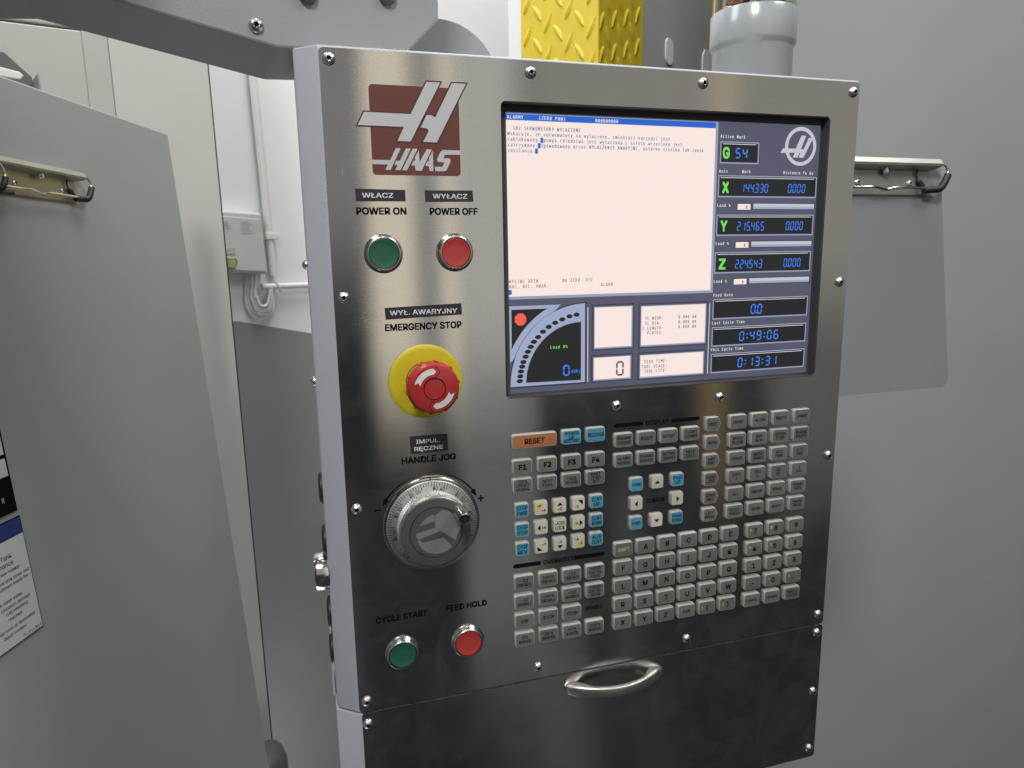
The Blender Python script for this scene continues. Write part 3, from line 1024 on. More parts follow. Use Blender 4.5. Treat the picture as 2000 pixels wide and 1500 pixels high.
LC = [124.6, 143.7, 162.7, 181.8]
key(134.1, 190.7, 'r', 'o', ["RESET"], 4.0, maxw=18.5)
ko = key(LC[2], 190.8, 'n', 'b', ["POWER", "UP", "RESTART"], 2.2)
ln_ = MB(); ln_.box(-5.2, 5.2, -1.65, -1.35, KH - 0.05, KH); ln_.build("legend_line", M_INK, ko)
key(LC[3], 190.9, 'n', 'b', ["RECOVER"], 2.7)
for i, s in enumerate(("F1", "F2", "F3", "F4")): key(LC[i], 171.9, 'n', 'g', [s], 4.2, bold=0.036)
for i, s in enumerate((["TOOL", "OFFSET", "MEASUR"], ["NEXT", "TOOL"], ["TOOL", "RELEASE"], ["PART", "ZERO", "SET"])):
    key(LC[i], 157.9, 'n', 'g', s, 2.2, maxw=9.8)
CC = [123.8, 138.5, 153.2, 168.0, 182.8]
CRW = [138.9, 123.8, 108.8]
for i, s in enumerate((["CHIP", "FWD"], ["CHIP", "STOP"], ["CHIP", "REV"])): key(CC[0], CRW[i], 's', 'b', s, 2.9, maxw=7.8)
for i, s in enumerate((["CLNT", "UP"], ["CLNT", "DOWN"], ["AUX", "CLNT"])): key(CC[4], CRW[i], 's', 'b', s, 2.7, maxw=7.8)
UPT = [(-2.4, 0.4), (2.4, 0.4), (0, 2.9)]
key(CC[1], CRW[0], 's', 'w', [], extra=[("+B", -1.6, 1.2, 1.7), ("+A", 2.0, -2.6, 2.0)], yel=[([(-3.2, 3.4), (2.2, 3.4), (-3.2, -2.8)], 0, 0, 0)])
key(CC[2], CRW[0], 's', 'w', [], tri=[UPT], extra=[("+Z", 0, -3.2, 2.2)])
key(CC[3], CRW[0], 's', 'w', [], tri=[[(-0.6, 3.0), (3.4, 3.0), (3.4, -0.8)]], extra=[("-Y", -1.4, -3.2, 2.2)])
key(CC[1], CRW[1], 's', 'w', [], tri=[[(-3.2, 0), (-0.6, 2.4), (-0.6, -2.4)]], extra=[("+X", 2.0, -1.0, 2.0)])
key(CC[2], CRW[1], 's', 'w', ["JOG", "LOCK"], 2.6, maxw=7.4)
key(CC[3], CRW[1], 's', 'w', [], tri=[[(3.4, 0), (0.9, 2.4), (0.9, -2.4)]], extra=[("-X", -1.8, -1.0, 2.0)])
key(CC[1], CRW[2], 's', 'w', [], tri=[[(-3.2, 0.6), (-3.2, -3.0), (0.8, -3.0)]], extra=[("+Y", 2.0, 0.9, 2.0)])
key(CC[2], CRW[2], 's', 'w', [], tri=[[(-2.4, -0.6), (2.4, -0.6), (0, -3.2)]], extra=[("-Z", 0, 0.8, 2.1)])
key(CC[3], CRW[2], 's', 'w', [], extra=[("-A", -1.4, 1.3, 2.0), ("-B", 2.0, -2.0, 1.7)], yel=[([(3.2, 1.8), (3.2, -3.6), (-2.4, -3.6)], 0, 0, 0)])
OR_ = [82.3, 66.9, 51.5, 36.3]
ovr = [[[("-10", 2.4), "FEED RATE"], [("100%", 2.4), "FEED RATE"], [("+10", 2.4), "FEED RATE"], ["HAND", "CNTRL", "FEED"]],
       [[("-10", 2.4), "SPINDLE"], [("100%", 2.4), "SPINDLE"], [("+10", 2.4), "SPINDLE"], ["HAND", "CNTRL", "SPIN"]],
       [["CW"], ["STOP"], ["CCW"], None],
       [[("5%", 2.4), "RAPID"], [("25%", 2.4), "RAPID"], [("50%", 2.4), "RAPID"], [("100%", 2.4), "RAPID"]]]
for r_ in range(4):
    for c_ in range(4):
        if ovr[r_][c_]: key(LC[c_] + 0.1, OR_[r_], 'b', 'g', ovr[r_][c_], 2.6 if len(ovr[r_][c_]) == 1 else 2.4, maxw=10.8)
DC = [204.7, 223.6, 242.5, 261.5]
for r_, row in enumerate(((["PRGRM", "CONVRS"], ["POSIT"], ["OFFSET"], ["CURNT", "COMDS"]), (["ALARM", "MESGS"], ["PARAM", "DGNOS"], ["SETNG", "GRAPH"], ["HELP", "CALC"]))):
    for c_, s in enumerate(row): key(DC[c_], (184.5, 168.8)[r_], 'n', 'g', s, 2.4, maxw=10.4)
UC, UR = [215.9, 233.4, 251.0], [148.6, 133.1, 117.4]
for c_, r_, s in ((0, 0, ["HOME"]), (2, 0, ["PAGE", "UP"]), (0, 2, ["END"]), (2, 2, ["PAGE", "DOWN"])): key(UC[c_], UR[r_], 's', 'b', s, 2.5, maxw=8.0)
key(UC[1], UR[0], 's', 'w', [], tri=[[(-2.4, -1.1), (2.4, -1.1), (0, 1.4)]])
key(UC[1], UR[2], 's', 'w', [], tri=[[(-2.4, 1.1), (2.4, 1.1), (0, -1.4)]])
key(UC[0], UR[1], 's', 'w', [], tri=[[(1.0, 2.4), (1.0, -2.4), (-1.6, 0)]])
key(UC[2], UR[1], 's', 'w', [], tri=[[(-0.8, 2.4), (-0.8, -2.4), (1.8, 0)]])
AC = [205.5, 224.4, 243.3, 262.2, 281.2, 300.4]
AR = [97.3, 82.1, 66.8, 51.4, 36.1]
alpha = [["SHIFT", "A", "B", "C", "D", "E"], list("FGHIJK"), list("LMNOPQ"), list("RSTUVW"), ["X", "Y", "Z", "EOB", "(", ")"]]
for r_ in range(5):
    for c_ in range(6):
        s = alpha[r_][c_]
        yl = {"(": [("[", -4.6, -0.6, 2.6)], ")": [("]", -4.4, -0.6, 2.6)], "EOB": [("/", -4.6, 0.6, 2.4)]}.get(s)
        key(AC[c_], AR[r_], 'b', 'g', [s], 2.6 if len(s) > 1 else 4.3, ink=M_YINK if s == "SHIFT" else None, yel=yl, maxw=9.6)
MR = [190.5, 175.6, 160.7, 145.8, 130.9, 116.1]
for r_, s in enumerate((["EDIT"], ["MEM"], ["MDI", "DNC"], ["HAND", "JOG"], ["ZERO", "RET"], ["LIST", "PROG"])): key(281.2, MR[r_], 'm', 'g', s, 2.3, maxw=8.0)
RC = [303.4, 323.2, 343.0, 363.0]
right = [[["INSERT"], ["ALTER"], ["DELETE"], ["UNDO"]], [["SINGLE", "BLOCK"], ["DRY", "RUN"], ["OPTION", "STOP"], ["BLOCK", "DELETE"]],
         [["COOLNT"], ["ORIENT", "SPINDLE"], ["ATC", "FWD"], ["ATC", "REV"]], [[".0001", ".1"], [".001", "1."], [".01", "10."], [".1", "100."]],
         [["ALL"], ["ORIGIN"], ["SINGL"], ["HOME", "G28"]], [["SELECT", "PROG"], ["SEND"], ["RECV"], ["ERASE", "PROG"]]]
for r_ in range(6):
    for c_ in range(4): key(RC[c_], MR[r_], 'b', 'g', right[r_][c_], 2.3, maxw=9.6)
NC = [323.8, 343.6, 363.5]
nums2 = [[("7", "&"), ("8", "@"), ("9", ":")], [("4", "%"), ("5", "$"), ("6", "!")], [("1", "*"), ("2", "'"), ("3", "?")], [("-", "+"), ("0", "="), (".", "#")]]
NR = [96.9, 81.6, 66.2, 50.8]
for r_ in range(4):
    for c_ in range(3):
        a_, b_ = nums2[r_][c_]
        key(NC[c_], NR[r_], 'b', 'g', [a_], 4.5, yel=[(b_, -4.3, 0.2, 2.2)])
for c_, s in enumerate((["CANCEL"], ["SPACE"], ["WRITE", "ENTER"])): key(NC[c_], 35.5, 'b', 'g', s, 2.3, maxw=10.0)

def barline(u0, u1, v, h, left_round):
    n = 8
    r_ = h / 2
    if left_round:
        pts = [(u1, v - r_), (u1, v + r_)] + [(u0 + r_ + r_ * math.cos(R(90 + 180 * k / n)), v + r_ * math.sin(R(90 + 180 * k / n))) for k in range(n + 1)]
    else:
        pts = [(u0, v + r_), (u0, v - r_)] + [(u1 - r_ + r_ * math.cos(R(-90 + 180 * k / n)), v + r_ * math.sin(R(-90 + 180 * k / n))) for k in range(n + 1)]
    pr = PB(); pr.poly(pts, 0.10); pr.build("printed_bar", M_INK)
barline(197.4, 221.6, 195.6, 3.0, True); barline(245.6, 270.2, 195.6, 3.0, False)
barline(117.0, 138.6, 95.0, 3.2, True); barline(165.8, 190.6, 95.0, 3.2, False)
for s_, u_, v_, h_, w_ in (("DISPLAY", 233.6, 193.7, 3.7, 19.4), ("OVERRIDES", 153.2, 93.2, 3.6, 24.5), ("CURSOR", 233.4, 131.6, 3.4, 15.5), ("SPINDLE", 182.0, 49.9, 3.2, 14.5)):
    pr = PB(); put_text(pr, s_, u_, v_, 0.10, h_, width=w_, bold=0.02); pr.build("keypad_title", M_INK)

# handle of the drawer ----------------------------------------------------------
hb = MB()
N = 40
SEGN = 16
for i in range(N + 1):
    t_ = i / N
    u = 157.5 + 84.5 * t_
    s_ = math.sin(math.pi * t_)
    wo = 2.0 + 15.5 * min(1.0, s_ ** 0.75)                    # outer face of the bow
    q_ = min(1.0, max(0.0, (min(t_, 1 - t_) - 0.10) / 0.16))
    wi = -0.4 + (wo - 4.0) * (3 * q_ * q_ - 2 * q_ ** 3) * 0.98    # inner face: solid feet at both ends
    edge = min(t_, 1 - t_)
    hh = 4.1 if edge > 0.10 else 1.4 + 2.7 * (edge / 0.10) ** .5
    hh += 0.9 * (1 - s_)
    for k in range(SEGN):
        a = 2 * math.pi * k / SEGN
        cx = math.copysign(abs(math.cos(a)) ** 0.45, math.cos(a)); cy = math.copysign(abs(math.sin(a)) ** 0.45, math.sin(a))
        hb.v.append(P(u, -13.4 + hh * cy, (wo + wi) / 2 + (wo - wi) / 2 * cx))
for i in range(N):
    for k in range(SEGN):
        k2 = (k + 1) % SEGN
        hb.f.append([i * SEGN + k, i * SEGN + k2, (i + 1) * SEGN + k2, (i + 1) * SEGN + k]); hb.m.append(0)
hb.f.append(list(range(SEGN))[::-1]); hb.m.append(0)
hb.f.append([N * SEGN + k for k in range(SEGN)]); hb.m.append(0)
hb.build("drawer_handle", M_SATIN, drawer, True, 50)

# small wear: scratches in the steel and chipped paint along the housing edge
M_SCR = paint("bright_scratch", (0.70, 0.68, 0.64), 0.45, 1.0)
sc_ = PB()
for (u0, v0, n_, le, an, sp_) in ((14, 277, 9, 12, 28, 9), (20, 402, 1, 13, 22, 1), (9, 372, 4, 6, 75, 3), (96, 260, 2, 5, 60, 4), (70, -60, 1, 12, 62, 5), (345, 60, 2, 5, 30, 10)):
    for k in range(n_):
        a = R(an + random.uniform(-9, 9)); l_ = le * random.uniform(.5, 1.1)
        uu, vv = u0 + random.uniform(0, sp_), v0 + random.uniform(0, sp_)
        stroke(sc_, uu, vv, uu + l_ * math.cos(a), vv + l_ * math.sin(a), random.uniform(0.05, 0.10), 0.03)
tag(sc_.build("scratches", M_SCR), kind="stuff")
ch = PB()
for (p_, q_, n_) in (((28, 449.6), (66, 449.6), 9), ((-0.9, 345), (-0.9, 385), 8), ((-0.9, 300), (-0.9, 318), 4), ((-0.9, 120), (-0.9, 150), 6), ((-0.9, 20), (-0.9, 60), 4)):
    for k in range(n_):
        t_ = random.random()
        uu, vv = p_[0] + (q_[0] - p_[0]) * t_, p_[1] + (q_[1] - p_[1]) * t_
        rr_ = random.uniform(0.25, 0.6)
        ch.poly([(uu + rr_ * random.uniform(.6, 1.2) * math.cos(R(60 * j)), vv + rr_ * random.uniform(.6, 1.6) * math.sin(R(60 * j))) for j in range(6)], -1.52 if p_[1] > 440 else -1.50)
tag(ch.build("paint_chips", paint("chipped_primer", (0.75, 0.75, 0.74), 0.4)), kind="stuff")

# =================================================================== screen
LU, LV, LW = 119.8, 417.1, -8.0
KX, KY = 252.6 / 1024, 191.7 / 768


def sx(x): return LU + x * KX
def sy(y): return LV - y * KY


G_BLUE = glow("lcd_slate", (84, 86, 105))
G_WHITE = glow("lcd_white", (247, 230, 223))
G_BAR = glow("lcd_blue_bar", (40, 100, 205))
G_TXTB = glow("lcd_text_blue", (52, 82, 150))
G_TXTR = glow("lcd_text_brown", (140, 62, 50))
G_DARKT = glow("lcd_text_dark", (40, 36, 36))
G_RIDGE = glow("lcd_ridge_light", (150, 158, 182))
G_RIDGE2 = glow("lcd_ridge_dark", (52, 52, 72))
G_BLACK = glow("lcd_black", (34, 33, 36))
G_LIGHTB = glow("lcd_pale_blue", (158, 168, 196))
G_GREEN = glow("lcd_green", (120, 222, 96))
G_DIG = glow("lcd_digit_blue", (62, 132, 238))
G_DIGD = glow("lcd_digit_dim", (34, 62, 120))
G_ORANGE = glow("lcd_orange_red", (246, 96, 70))
G_TXTW = glow("lcd_text_white", (232, 228, 226))
G_CHROME = glow("lcd_emblem_grey", (196, 196, 204))

gk = PB()
gk.prism([(114.1, 222.5), (374.9, 222.5), (374.9, 422.3), (114.1, 422.3)], -14, -9.5)
scr = gk.build("screen", M_GASKET)
scr['label'] = "lit colour screen showing alarm text and axis positions"
bz = MB()
# recessed frame walls round the opening
for pts in (((113.2, 114.35), (221.0, 424.0)), ((374.2, 375.8), (221.0, 424.0))):
    bz.box(pts[0][0], pts[0][1], pts[1][0], pts[1][1], -9.4, -1.45)
    bz.box(max(114.12, pts[0][0]), min(374.88, pts[0][1]), 225.6, 419.2, -1.5, -0.25)
for v0, v1 in ((221.2, 223.0), (421.8, 423.6)):
    bz.box(114.4, 374.1, v0, v1, -9.4, -1.46)
    bz.box(117.2, 371.8, max(222.5, v0), min(422.3, v1), -1.5, -0.25)
for pts in (rrect(114.1, 119.5, 222.5, 422.3, 0.2), rrect(373.0, 374.9, 222.5, 422.3, 0.2), rrect(119.6, 372.9, 222.5, 224.3, 0.2), rrect(119.6, 372.9, 417.2, 422.3, 0.2)):
    bz.prism(pts, -9.45, -7.2)
bz.build("screen_bezel", M_GASKET, scr)


def spanel(name, polys, mat, lvl):
    for p in polys:
        mb = MB(); mb.poly([(sx(a), sy(b)) for a, b in p], LW + lvl * 0.05)
        mb.build(name, mat, scr)


def rc(x0, y0, x1, y1): return [(x0, y0), (x1, y0), (x1, y1), (x0, y1)]


spanel("display_background", [rc(-9, -2, 1030, 775)], G_BLUE, 0)
spanel("display_ridge", [rc(-8, 2, 661, 502)], G_RIDGE, 1)
spanel("alarm_page", [rc(-6, 4, 652, 494)], G_WHITE, 2)
spanel("title_bar", [rc(-6, 4, 652, 20), rc(-6, 475, 8, 489)], G_BAR, 3)
CELL = 8.05 * KX
def stext(name, items, mat, lvl=4, bold=0.04):
    for s, x, y, *rest in items:
        mb = MB()
        h = rest[0] if rest else 10.5
        put_mono(mb, s, sx(x), sy(y), LW + lvl * 0.05, CELL, h * KY, bold)
        mb.build(name, mat, scr)
stext("title_text", [("ALARMY", 2, 16.5), ("(ZERO POW)", 93, 16.5), ("N00000000", 262, 17)], G_TXTW, 4)
stext("alarm_text", [("102 SERWOMOTORY WYLACZONE", 18, 45), ("Wskazuje, ze serwomotory sa wylaczone, zmieniacz narzedzi jest", 2, 59.5),
      ("zablokowany, pompa chlodziwa jest wylaczona i silnik wrzeciona jest", 2, 74), ("zatrzymany. Spowodowany przez WYLACZENIE AWARYJNE, usterke silnika lub zanik", 2, 88.5),
      ("zasilania.", 2, 103)], G_TXTB, 4, 0.03)
spanel("text_block_mark", [rc(2 + 12 * 8.05, 63, 2 + 13 * 8.05, 77), rc(2 + 11 * 8.05, 77.5, 2 + 12 * 8.05, 91.5), rc(2 + 10 * 8.05, 92, 2 + 11 * 8.05, 106)], G_BAR, 4)
stext("status_text", [("WYL/WL DRZW", 0, 456.5), ("NAC. WYL. AWAR.", 0, 471), ("NA ZERO- XYZ", 161, 457), ("ALARM", 282, 472)], G_TXTR, 4, 0.02)

# spindle load dial
def arcpts(cx, cy, r, a0, a1, n=24): return [(cx + r * math.cos(R(a0 + (a1 - a0) * k / n)), cy - r * math.sin(R(a0 + (a1 - a0) * k / n))) for k in range(n + 1)]
CX, CY = 237, 758
spanel("lamp_frame", [[(-4, 521), (156, 521)] + arcpts(CX, CY, 252, 109, 164) + [(-4, 686)]], G_LIGHTB, 1)
spanel("lamp_field", [[(6, 531), (119, 531)] + arcpts(CX, CY, 258, 120, 152) + [(5, 645)]], G_BLACK, 2)
spanel("stop_octagon", [[(33 + 18.5 * math.cos(R(22.5 + 45 * k)), 559 + 18.5 * math.sin(R(22.5 + 45 * k))) for k in range(8)]], G_ORANGE, 3)
spanel("dial_rim", [[(CX, CY), (CX, CY - 238)] + arcpts(CX, CY, 242, 90, 180)], G_RIDGE2, 1)
spanel("dial_face", [[(CX - 4, CY - 5), (CX - 4, CY - 233)] + arcpts(CX - 4, CY - 5, 233, 90, 180)], G_LIGHTB, 2)
spanel("dial_step", [[(222, 748), (222, 569)] + arcpts(222, 748, 178, 90, 180)], G_RIDGE, 3)
spanel("dial_field", [[(220, 746), (220, 573)] + arcpts(220, 746, 172, 92, 179)], G_BLACK, 4)
leds = [(28, 737), (30, 723), (32, 709), (36, 695), (40, 682), (47, 667), (54, 653), (63, 639), (73, 625), (86, 612), (101, 597), (119, 584), (139, 573), (161, 564), (184, 556), (206, 552)]
spanel("load_segments", [[(x + (9.5 if k % 2 else 10.2) * math.cos(R(30 * k)) * 1.0, y_ + 6.3 * math.sin(R(30 * k))) for k in range(12)] for x, y_ in leds], G_BLACK, 4)
stext("load_text", [("Load 0%", 122, 648)], G_GREEN, 6)
stext("unit_text", [("OBR/", 188, 723)], G_DIG, 6)
mb = MB(); put_seg(mb, "0", sx(163), sy(731), LW + 0.3, 21 * KX, 33 * KY, 4.6 * KX, 24 * KX, 0.0); mb.build("speed_digit", G_DIG, scr)
# info boxes
for x0, y0, x1, y1 in ((264, 534, 384, 652), (417, 536, 637, 653), (262, 683, 381, 748), (416, 684, 634, 750)):
    spanel("info_frame", [rc(x0 - 9, y0 - 9, x1 + 9, y1 + 9)], G_RIDGE2, 1)
    spanel("info_rim", [rc(x0 - 6, y0 - 6, x1 + 7, y1 + 7)], G_BLUE, 2)
    spanel("info_edge", [rc(x0 - 2, y0 - 2, x1 + 4, y1 + 4)], G_RIDGE, 3)
    spanel("info_box", [rc(x0, y0, x1, y1)], G_WHITE, 4)
spanel("divider_line", [rc(241, 532, 243, 753), rc(651, 535, 653, 754)], G_TXTW, 2)
stext("tool_text", [("TL WEAR:", 428, 577), ("TL DIA.:", 428, 592), ("Z LENGTH:", 420, 607), ("FLUTES:", 436, 621), ("0.000 mm", 542, 577), ("0.000 mm", 542, 592), ("0.000 mm", 542, 606.5),
      ("FEED TIME:", 428, 709), ("TOOL USAGE:", 420, 724), ("TOOL LIFE:", 428, 738)], G_DARKT, 6, 0.02)
mb = MB(); put_seg(mb, "0", sx(335), sy(741), LW + 0.3, 25 * KX, 44 * KY, 5 * KX, 28 * KX, 0.0); mb.build("tool_digit", G_DARKT, scr)
# axis windows
wins = [(668, 54, 808, 119), (665, 151, 1026, 217), (664, 266, 1022, 331), (662, 378, 1020, 444), (661, 520, 1019, 585), (661, 607, 1018, 670), (661, 691, 1018, 754)]
for x0, y0, x1, y1 in wins:
    spanel("window_rim", [rc(x0, y0, x1, y1)], G_RIDGE2, 1)
    spanel("window_ridge", [rc(x0 + 1.5, y0 + 1.5, x1 - 2, y1)], G_RIDGE, 2)
    spanel("window_groove", [rc(x0 + 5, y0 + 5, x1 - 6, y1 - 4)], G_RIDGE2, 3)
    spanel("axis_window", [rc(x0 + 8, y0 + 8, x1 - 8, y1 - 5)], G_BLACK, 4)
    spanel("window_glint", [rc(x0 + 10, y0 + 8, x1 - 14, y0 + 9.6)], G_TXTW, 5)
for y0 in (235, 349, 461):
    xo = (235 - y0) * 0.012
    spanel("load_frame", [rc(735 + xo, y0 - 2, 787 + xo, y0 + 19), rc(792 + xo, y0 - 2, 1022 + xo, y0 + 18)], G_RIDGE2, 1)
    spanel("load_box", [rc(738 + xo, y0 + 1, 784 + xo, y0 + 18)], G_WHITE, 2)
    spanel("load_bar", [rc(794 + xo, y0, 1019 + xo, y0 + 16)], G_CHROME, 2)
    spanel("load_bar_shade", [rc(794 + xo, y0 + 9, 1019 + xo, y0 + 16)], G_LIGHTB, 3)
    stext("load_value", [("0", 766 + xo, y0 + 15)], G_DARKT, 4)
stext("window_titles", [("Active Work", 668, 46, 10), ("Axis", 667, 145.5, 10), ("Work", 748, 145.5, 10), ("Distance To Go", 896, 146, 10), ("Load %", 665, 245, 10), ("Load %", 664, 358, 10), ("Load %", 662, 472, 10),
      ("Feed Rate", 662, 514.5, 10), ("Last Cycle Time", 661, 600, 10), ("This Cycle Time", 660, 684, 10)], G_TXTW, 4, 0.035)
for ch, x, y_ in (("G", 680, 105), ("X", 682, 205), ("Y", 681, 318), ("Z", 680, 432)):
    mb = MB(); put_text(mb, ch, sx(x), sy(y_), LW + 0.3, 33 * KY, width=21 * KX, align='l', bold=0.03)
    mb.build("axis_letter", G_GREEN, scr)
for s, x, y_, dw, hh, tt, pc, sh in (("54", 721, 104, 18, 31, 4.4, 24, .10), ("144.330", 745, 203, 12.8, 27, 2.9, 17, .08), ("215.465", 737, 316, 12.8, 27, 2.9, 17, .08), ("224.543", 736, 430, 12.8, 27, 2.9, 17, .08),
                  ("0.000", 916, 202, 12.8, 27, 2.9, 17, .08), ("0.000", 915, 315, 12.8, 27, 2.9, 17, .08), ("0.000", 914, 429, 12.8, 27, 2.9, 17, .08),
                  ("0.0", 800, 573, 18, 31, 4, 24, .05), ("0:49:06", 762, 657, 18, 31, 4, 25.2, .05), ("0:13:31", 760, 741, 18, 31, 4, 25.2, .05)):
    mb = MB(); put_seg(mb, s, sx(x), sy(y_), LW + .3, dw * KX, hh * KY, tt * KX, pc * KX, sh)
    mb.build("digit_readout", G_DIG, scr)
# emblem on the screen
em = MB()
for k in range(40):
    a0, a1 = R(9 * k), R(9 * k + 9)
    em.poly([(sx(956 + r_ * math.cos(a)), sy(63 + r_ * math.sin(a))) for r_, a in ((46.5, a0), (57.5, a0), (57.5, a1), (46.5, a1))], LW + .15)
for pl in ([(882, 84), (892, 70), (938, 70), (957, 31), (974, 31), (946, 96), (928, 96), (936, 82)], [(984, 37), (1000, 37), (968, 96), (950, 96), (956, 82), (950, 82), (956, 70), (967, 72)]):
    em.poly([(sx(a), sy(b)) for a, b in pl], LW + .2)
em.build("screen_emblem", G_CHROME, scr)

# =================================================================== pendant arm
arm = empty("pendant_arm", (0, 0.08, 0.455), "grey sheet metal support arm bolted above the pendant, running off to the left", "support arm")
AL = Vector((-math.cos(R(8)), -math.sin(R(8)), 0))       # to the left along the arm
AN = Vector((-AL.y, AL.x, 0)); AN = AN if AN.y > 0 else -AN   # away from the viewer
A0 = Vector((-0.0242, 0.0328, 0.455))
def apt(s, z, d=0.0): return A0 + AL * s + AN * d + Vector((0, 0, z - 0.455))
arm_off = Vector((0, 0.08, 0.455))
prof = [(-0.086, 0.4605), (0.0, 0.455), (0.30, 0.5105), (0.30, 0.64), (-0.1095, 0.64), (-0.1095, 0.484)]
ab = slab("arm_box", [apt(s, z) - arm_off for s, z in prof], AN * 0.086, M_HOUSE2, arm, bevel=0.0016)
# horizontal carrier tube behind the sloped box
slab("carrier_tube", [apt(0.110, 0.4842, 0.0865) - arm_off, apt(0.165, 0.4778, 0.0865) - arm_off, apt(0.9, 0.4720, 0.0865) - arm_off, apt(0.9, 0.66, 0.0865) - arm_off, apt(0.110, 0.66, 0.0865) - arm_off], -AN * 0.17, M_HOUSE2, arm, bevel=0.002)
# rounded swivel plate at the end
sp = [(0.040, 0.44)] + [(0.098 + 0.048 * math.cos(R(a)), 0.463 + 0.0455 * math.sin(R(a))) for a in range(0, 91, 10)] + [(0.040, 0.5085)]
slab("swivel_plate", [Vector((x, 0.12, z)) - arm_off for x, z in sp], (0, 0.006, 0), M_HOUSE2, arm, bevel=0.0008)
BM_ = screw_mesh(4.6, 2.6, "bolt", paint("zinc_bolt", (0.60, 0.61, 0.60), 0.28, 1.0))
BD_ = plug_mesh(6.2, 4.0, "grommet", paint("dark_bolt", (0.10, 0.10, 0.105), 0.4))
for s, z, me in ((0.0117, 0.4667, BM_), (-0.0209, 0.4890, BD_), (-0.073, 0.4950, BD_), (0.0685, 0.4885, BD_)):
    o = obj("bolt" if me is BM_ else "dark_bolt", me, arm)
    o.location = apt(s, z, -0.0002) - arm_off
    o.rotation_euler = (0, 0, R(8))

# =================================================================== beacon lamp
be = empty("beacon_lamp", (0.4385, 0.195, 0.450), "grey status beacon tube with clear dome behind the pendant top", "beacon")
def zlathe(prof, seg=48, close=True):
    vs, fs = [], []
    for r_, z in prof:
        for k in range(seg):
            a = 2 * math.pi * k / seg
            vs.append((r_ * math.cos(a), r_ * math.sin(a), z))
    for j in range(len(prof) - 1):
        for k in range(seg): fs.append((j * seg + k, j * seg + (k + 1) % seg, (j + 1) * seg + (k + 1) % seg, (j + 1) * seg + k))
    if close: fs.append(tuple((len(prof) - 1) * seg + k for k in range(seg)))
    return vs, fs
def zobj(name, prof, mat, parent, seg=48, close=True, loc=None):
    mb = MB(); mb.add(*zlathe(prof, seg, close))
    o = mb.build(name, mat, parent, True, 35)
    if loc: o.location = loc
    return o
BRR = 0.0395
zobj("tube_base", [(BRR, -0.10), (BRR, 0.0735), (BRR + .0006, 0.075), (BRR + .0026, 0.0785), (BRR + .003, 0.080), (BRR + .003, 0.1085), (BRR + .0024, 0.1095), (BRR, 0.1097)], M_BEAC, be)
zobj("clear_dome", [(BRR + .0012, 0.1097), (BRR + .0012, 0.20), (BRR - .001, 0.20), (BRR - .001, 0.1099)], M_CLEAR, be, close=False)
zobj("led_core", [(0.012, 0.1098), (0.012, 0.20)], M_LEDB, be, 16)
zobj("white_rod", [(0.0035, 0.1098), (0.0035, 0.20)], M_PVC, be, 12, loc=(-0.016, -0.022, 0))
for k in range(14):
    a = R(-165 + 25 * k); z = 0.118 + 0.012 * (k % 2)
    mb = MB(); mb.add(*zlathe([(0.0045, -0.004), (0.0050, 0.0), (0.0042, 0.006), (0.002, 0.008)], 10))
    o = mb.build("led_bulb", M_LEDP, be, True, 40)
    o.location = (0.026 * math.cos(a), 0.026 * math.sin(a), z)
    o.rotation_euler = (R(90), 0, a + R(90))

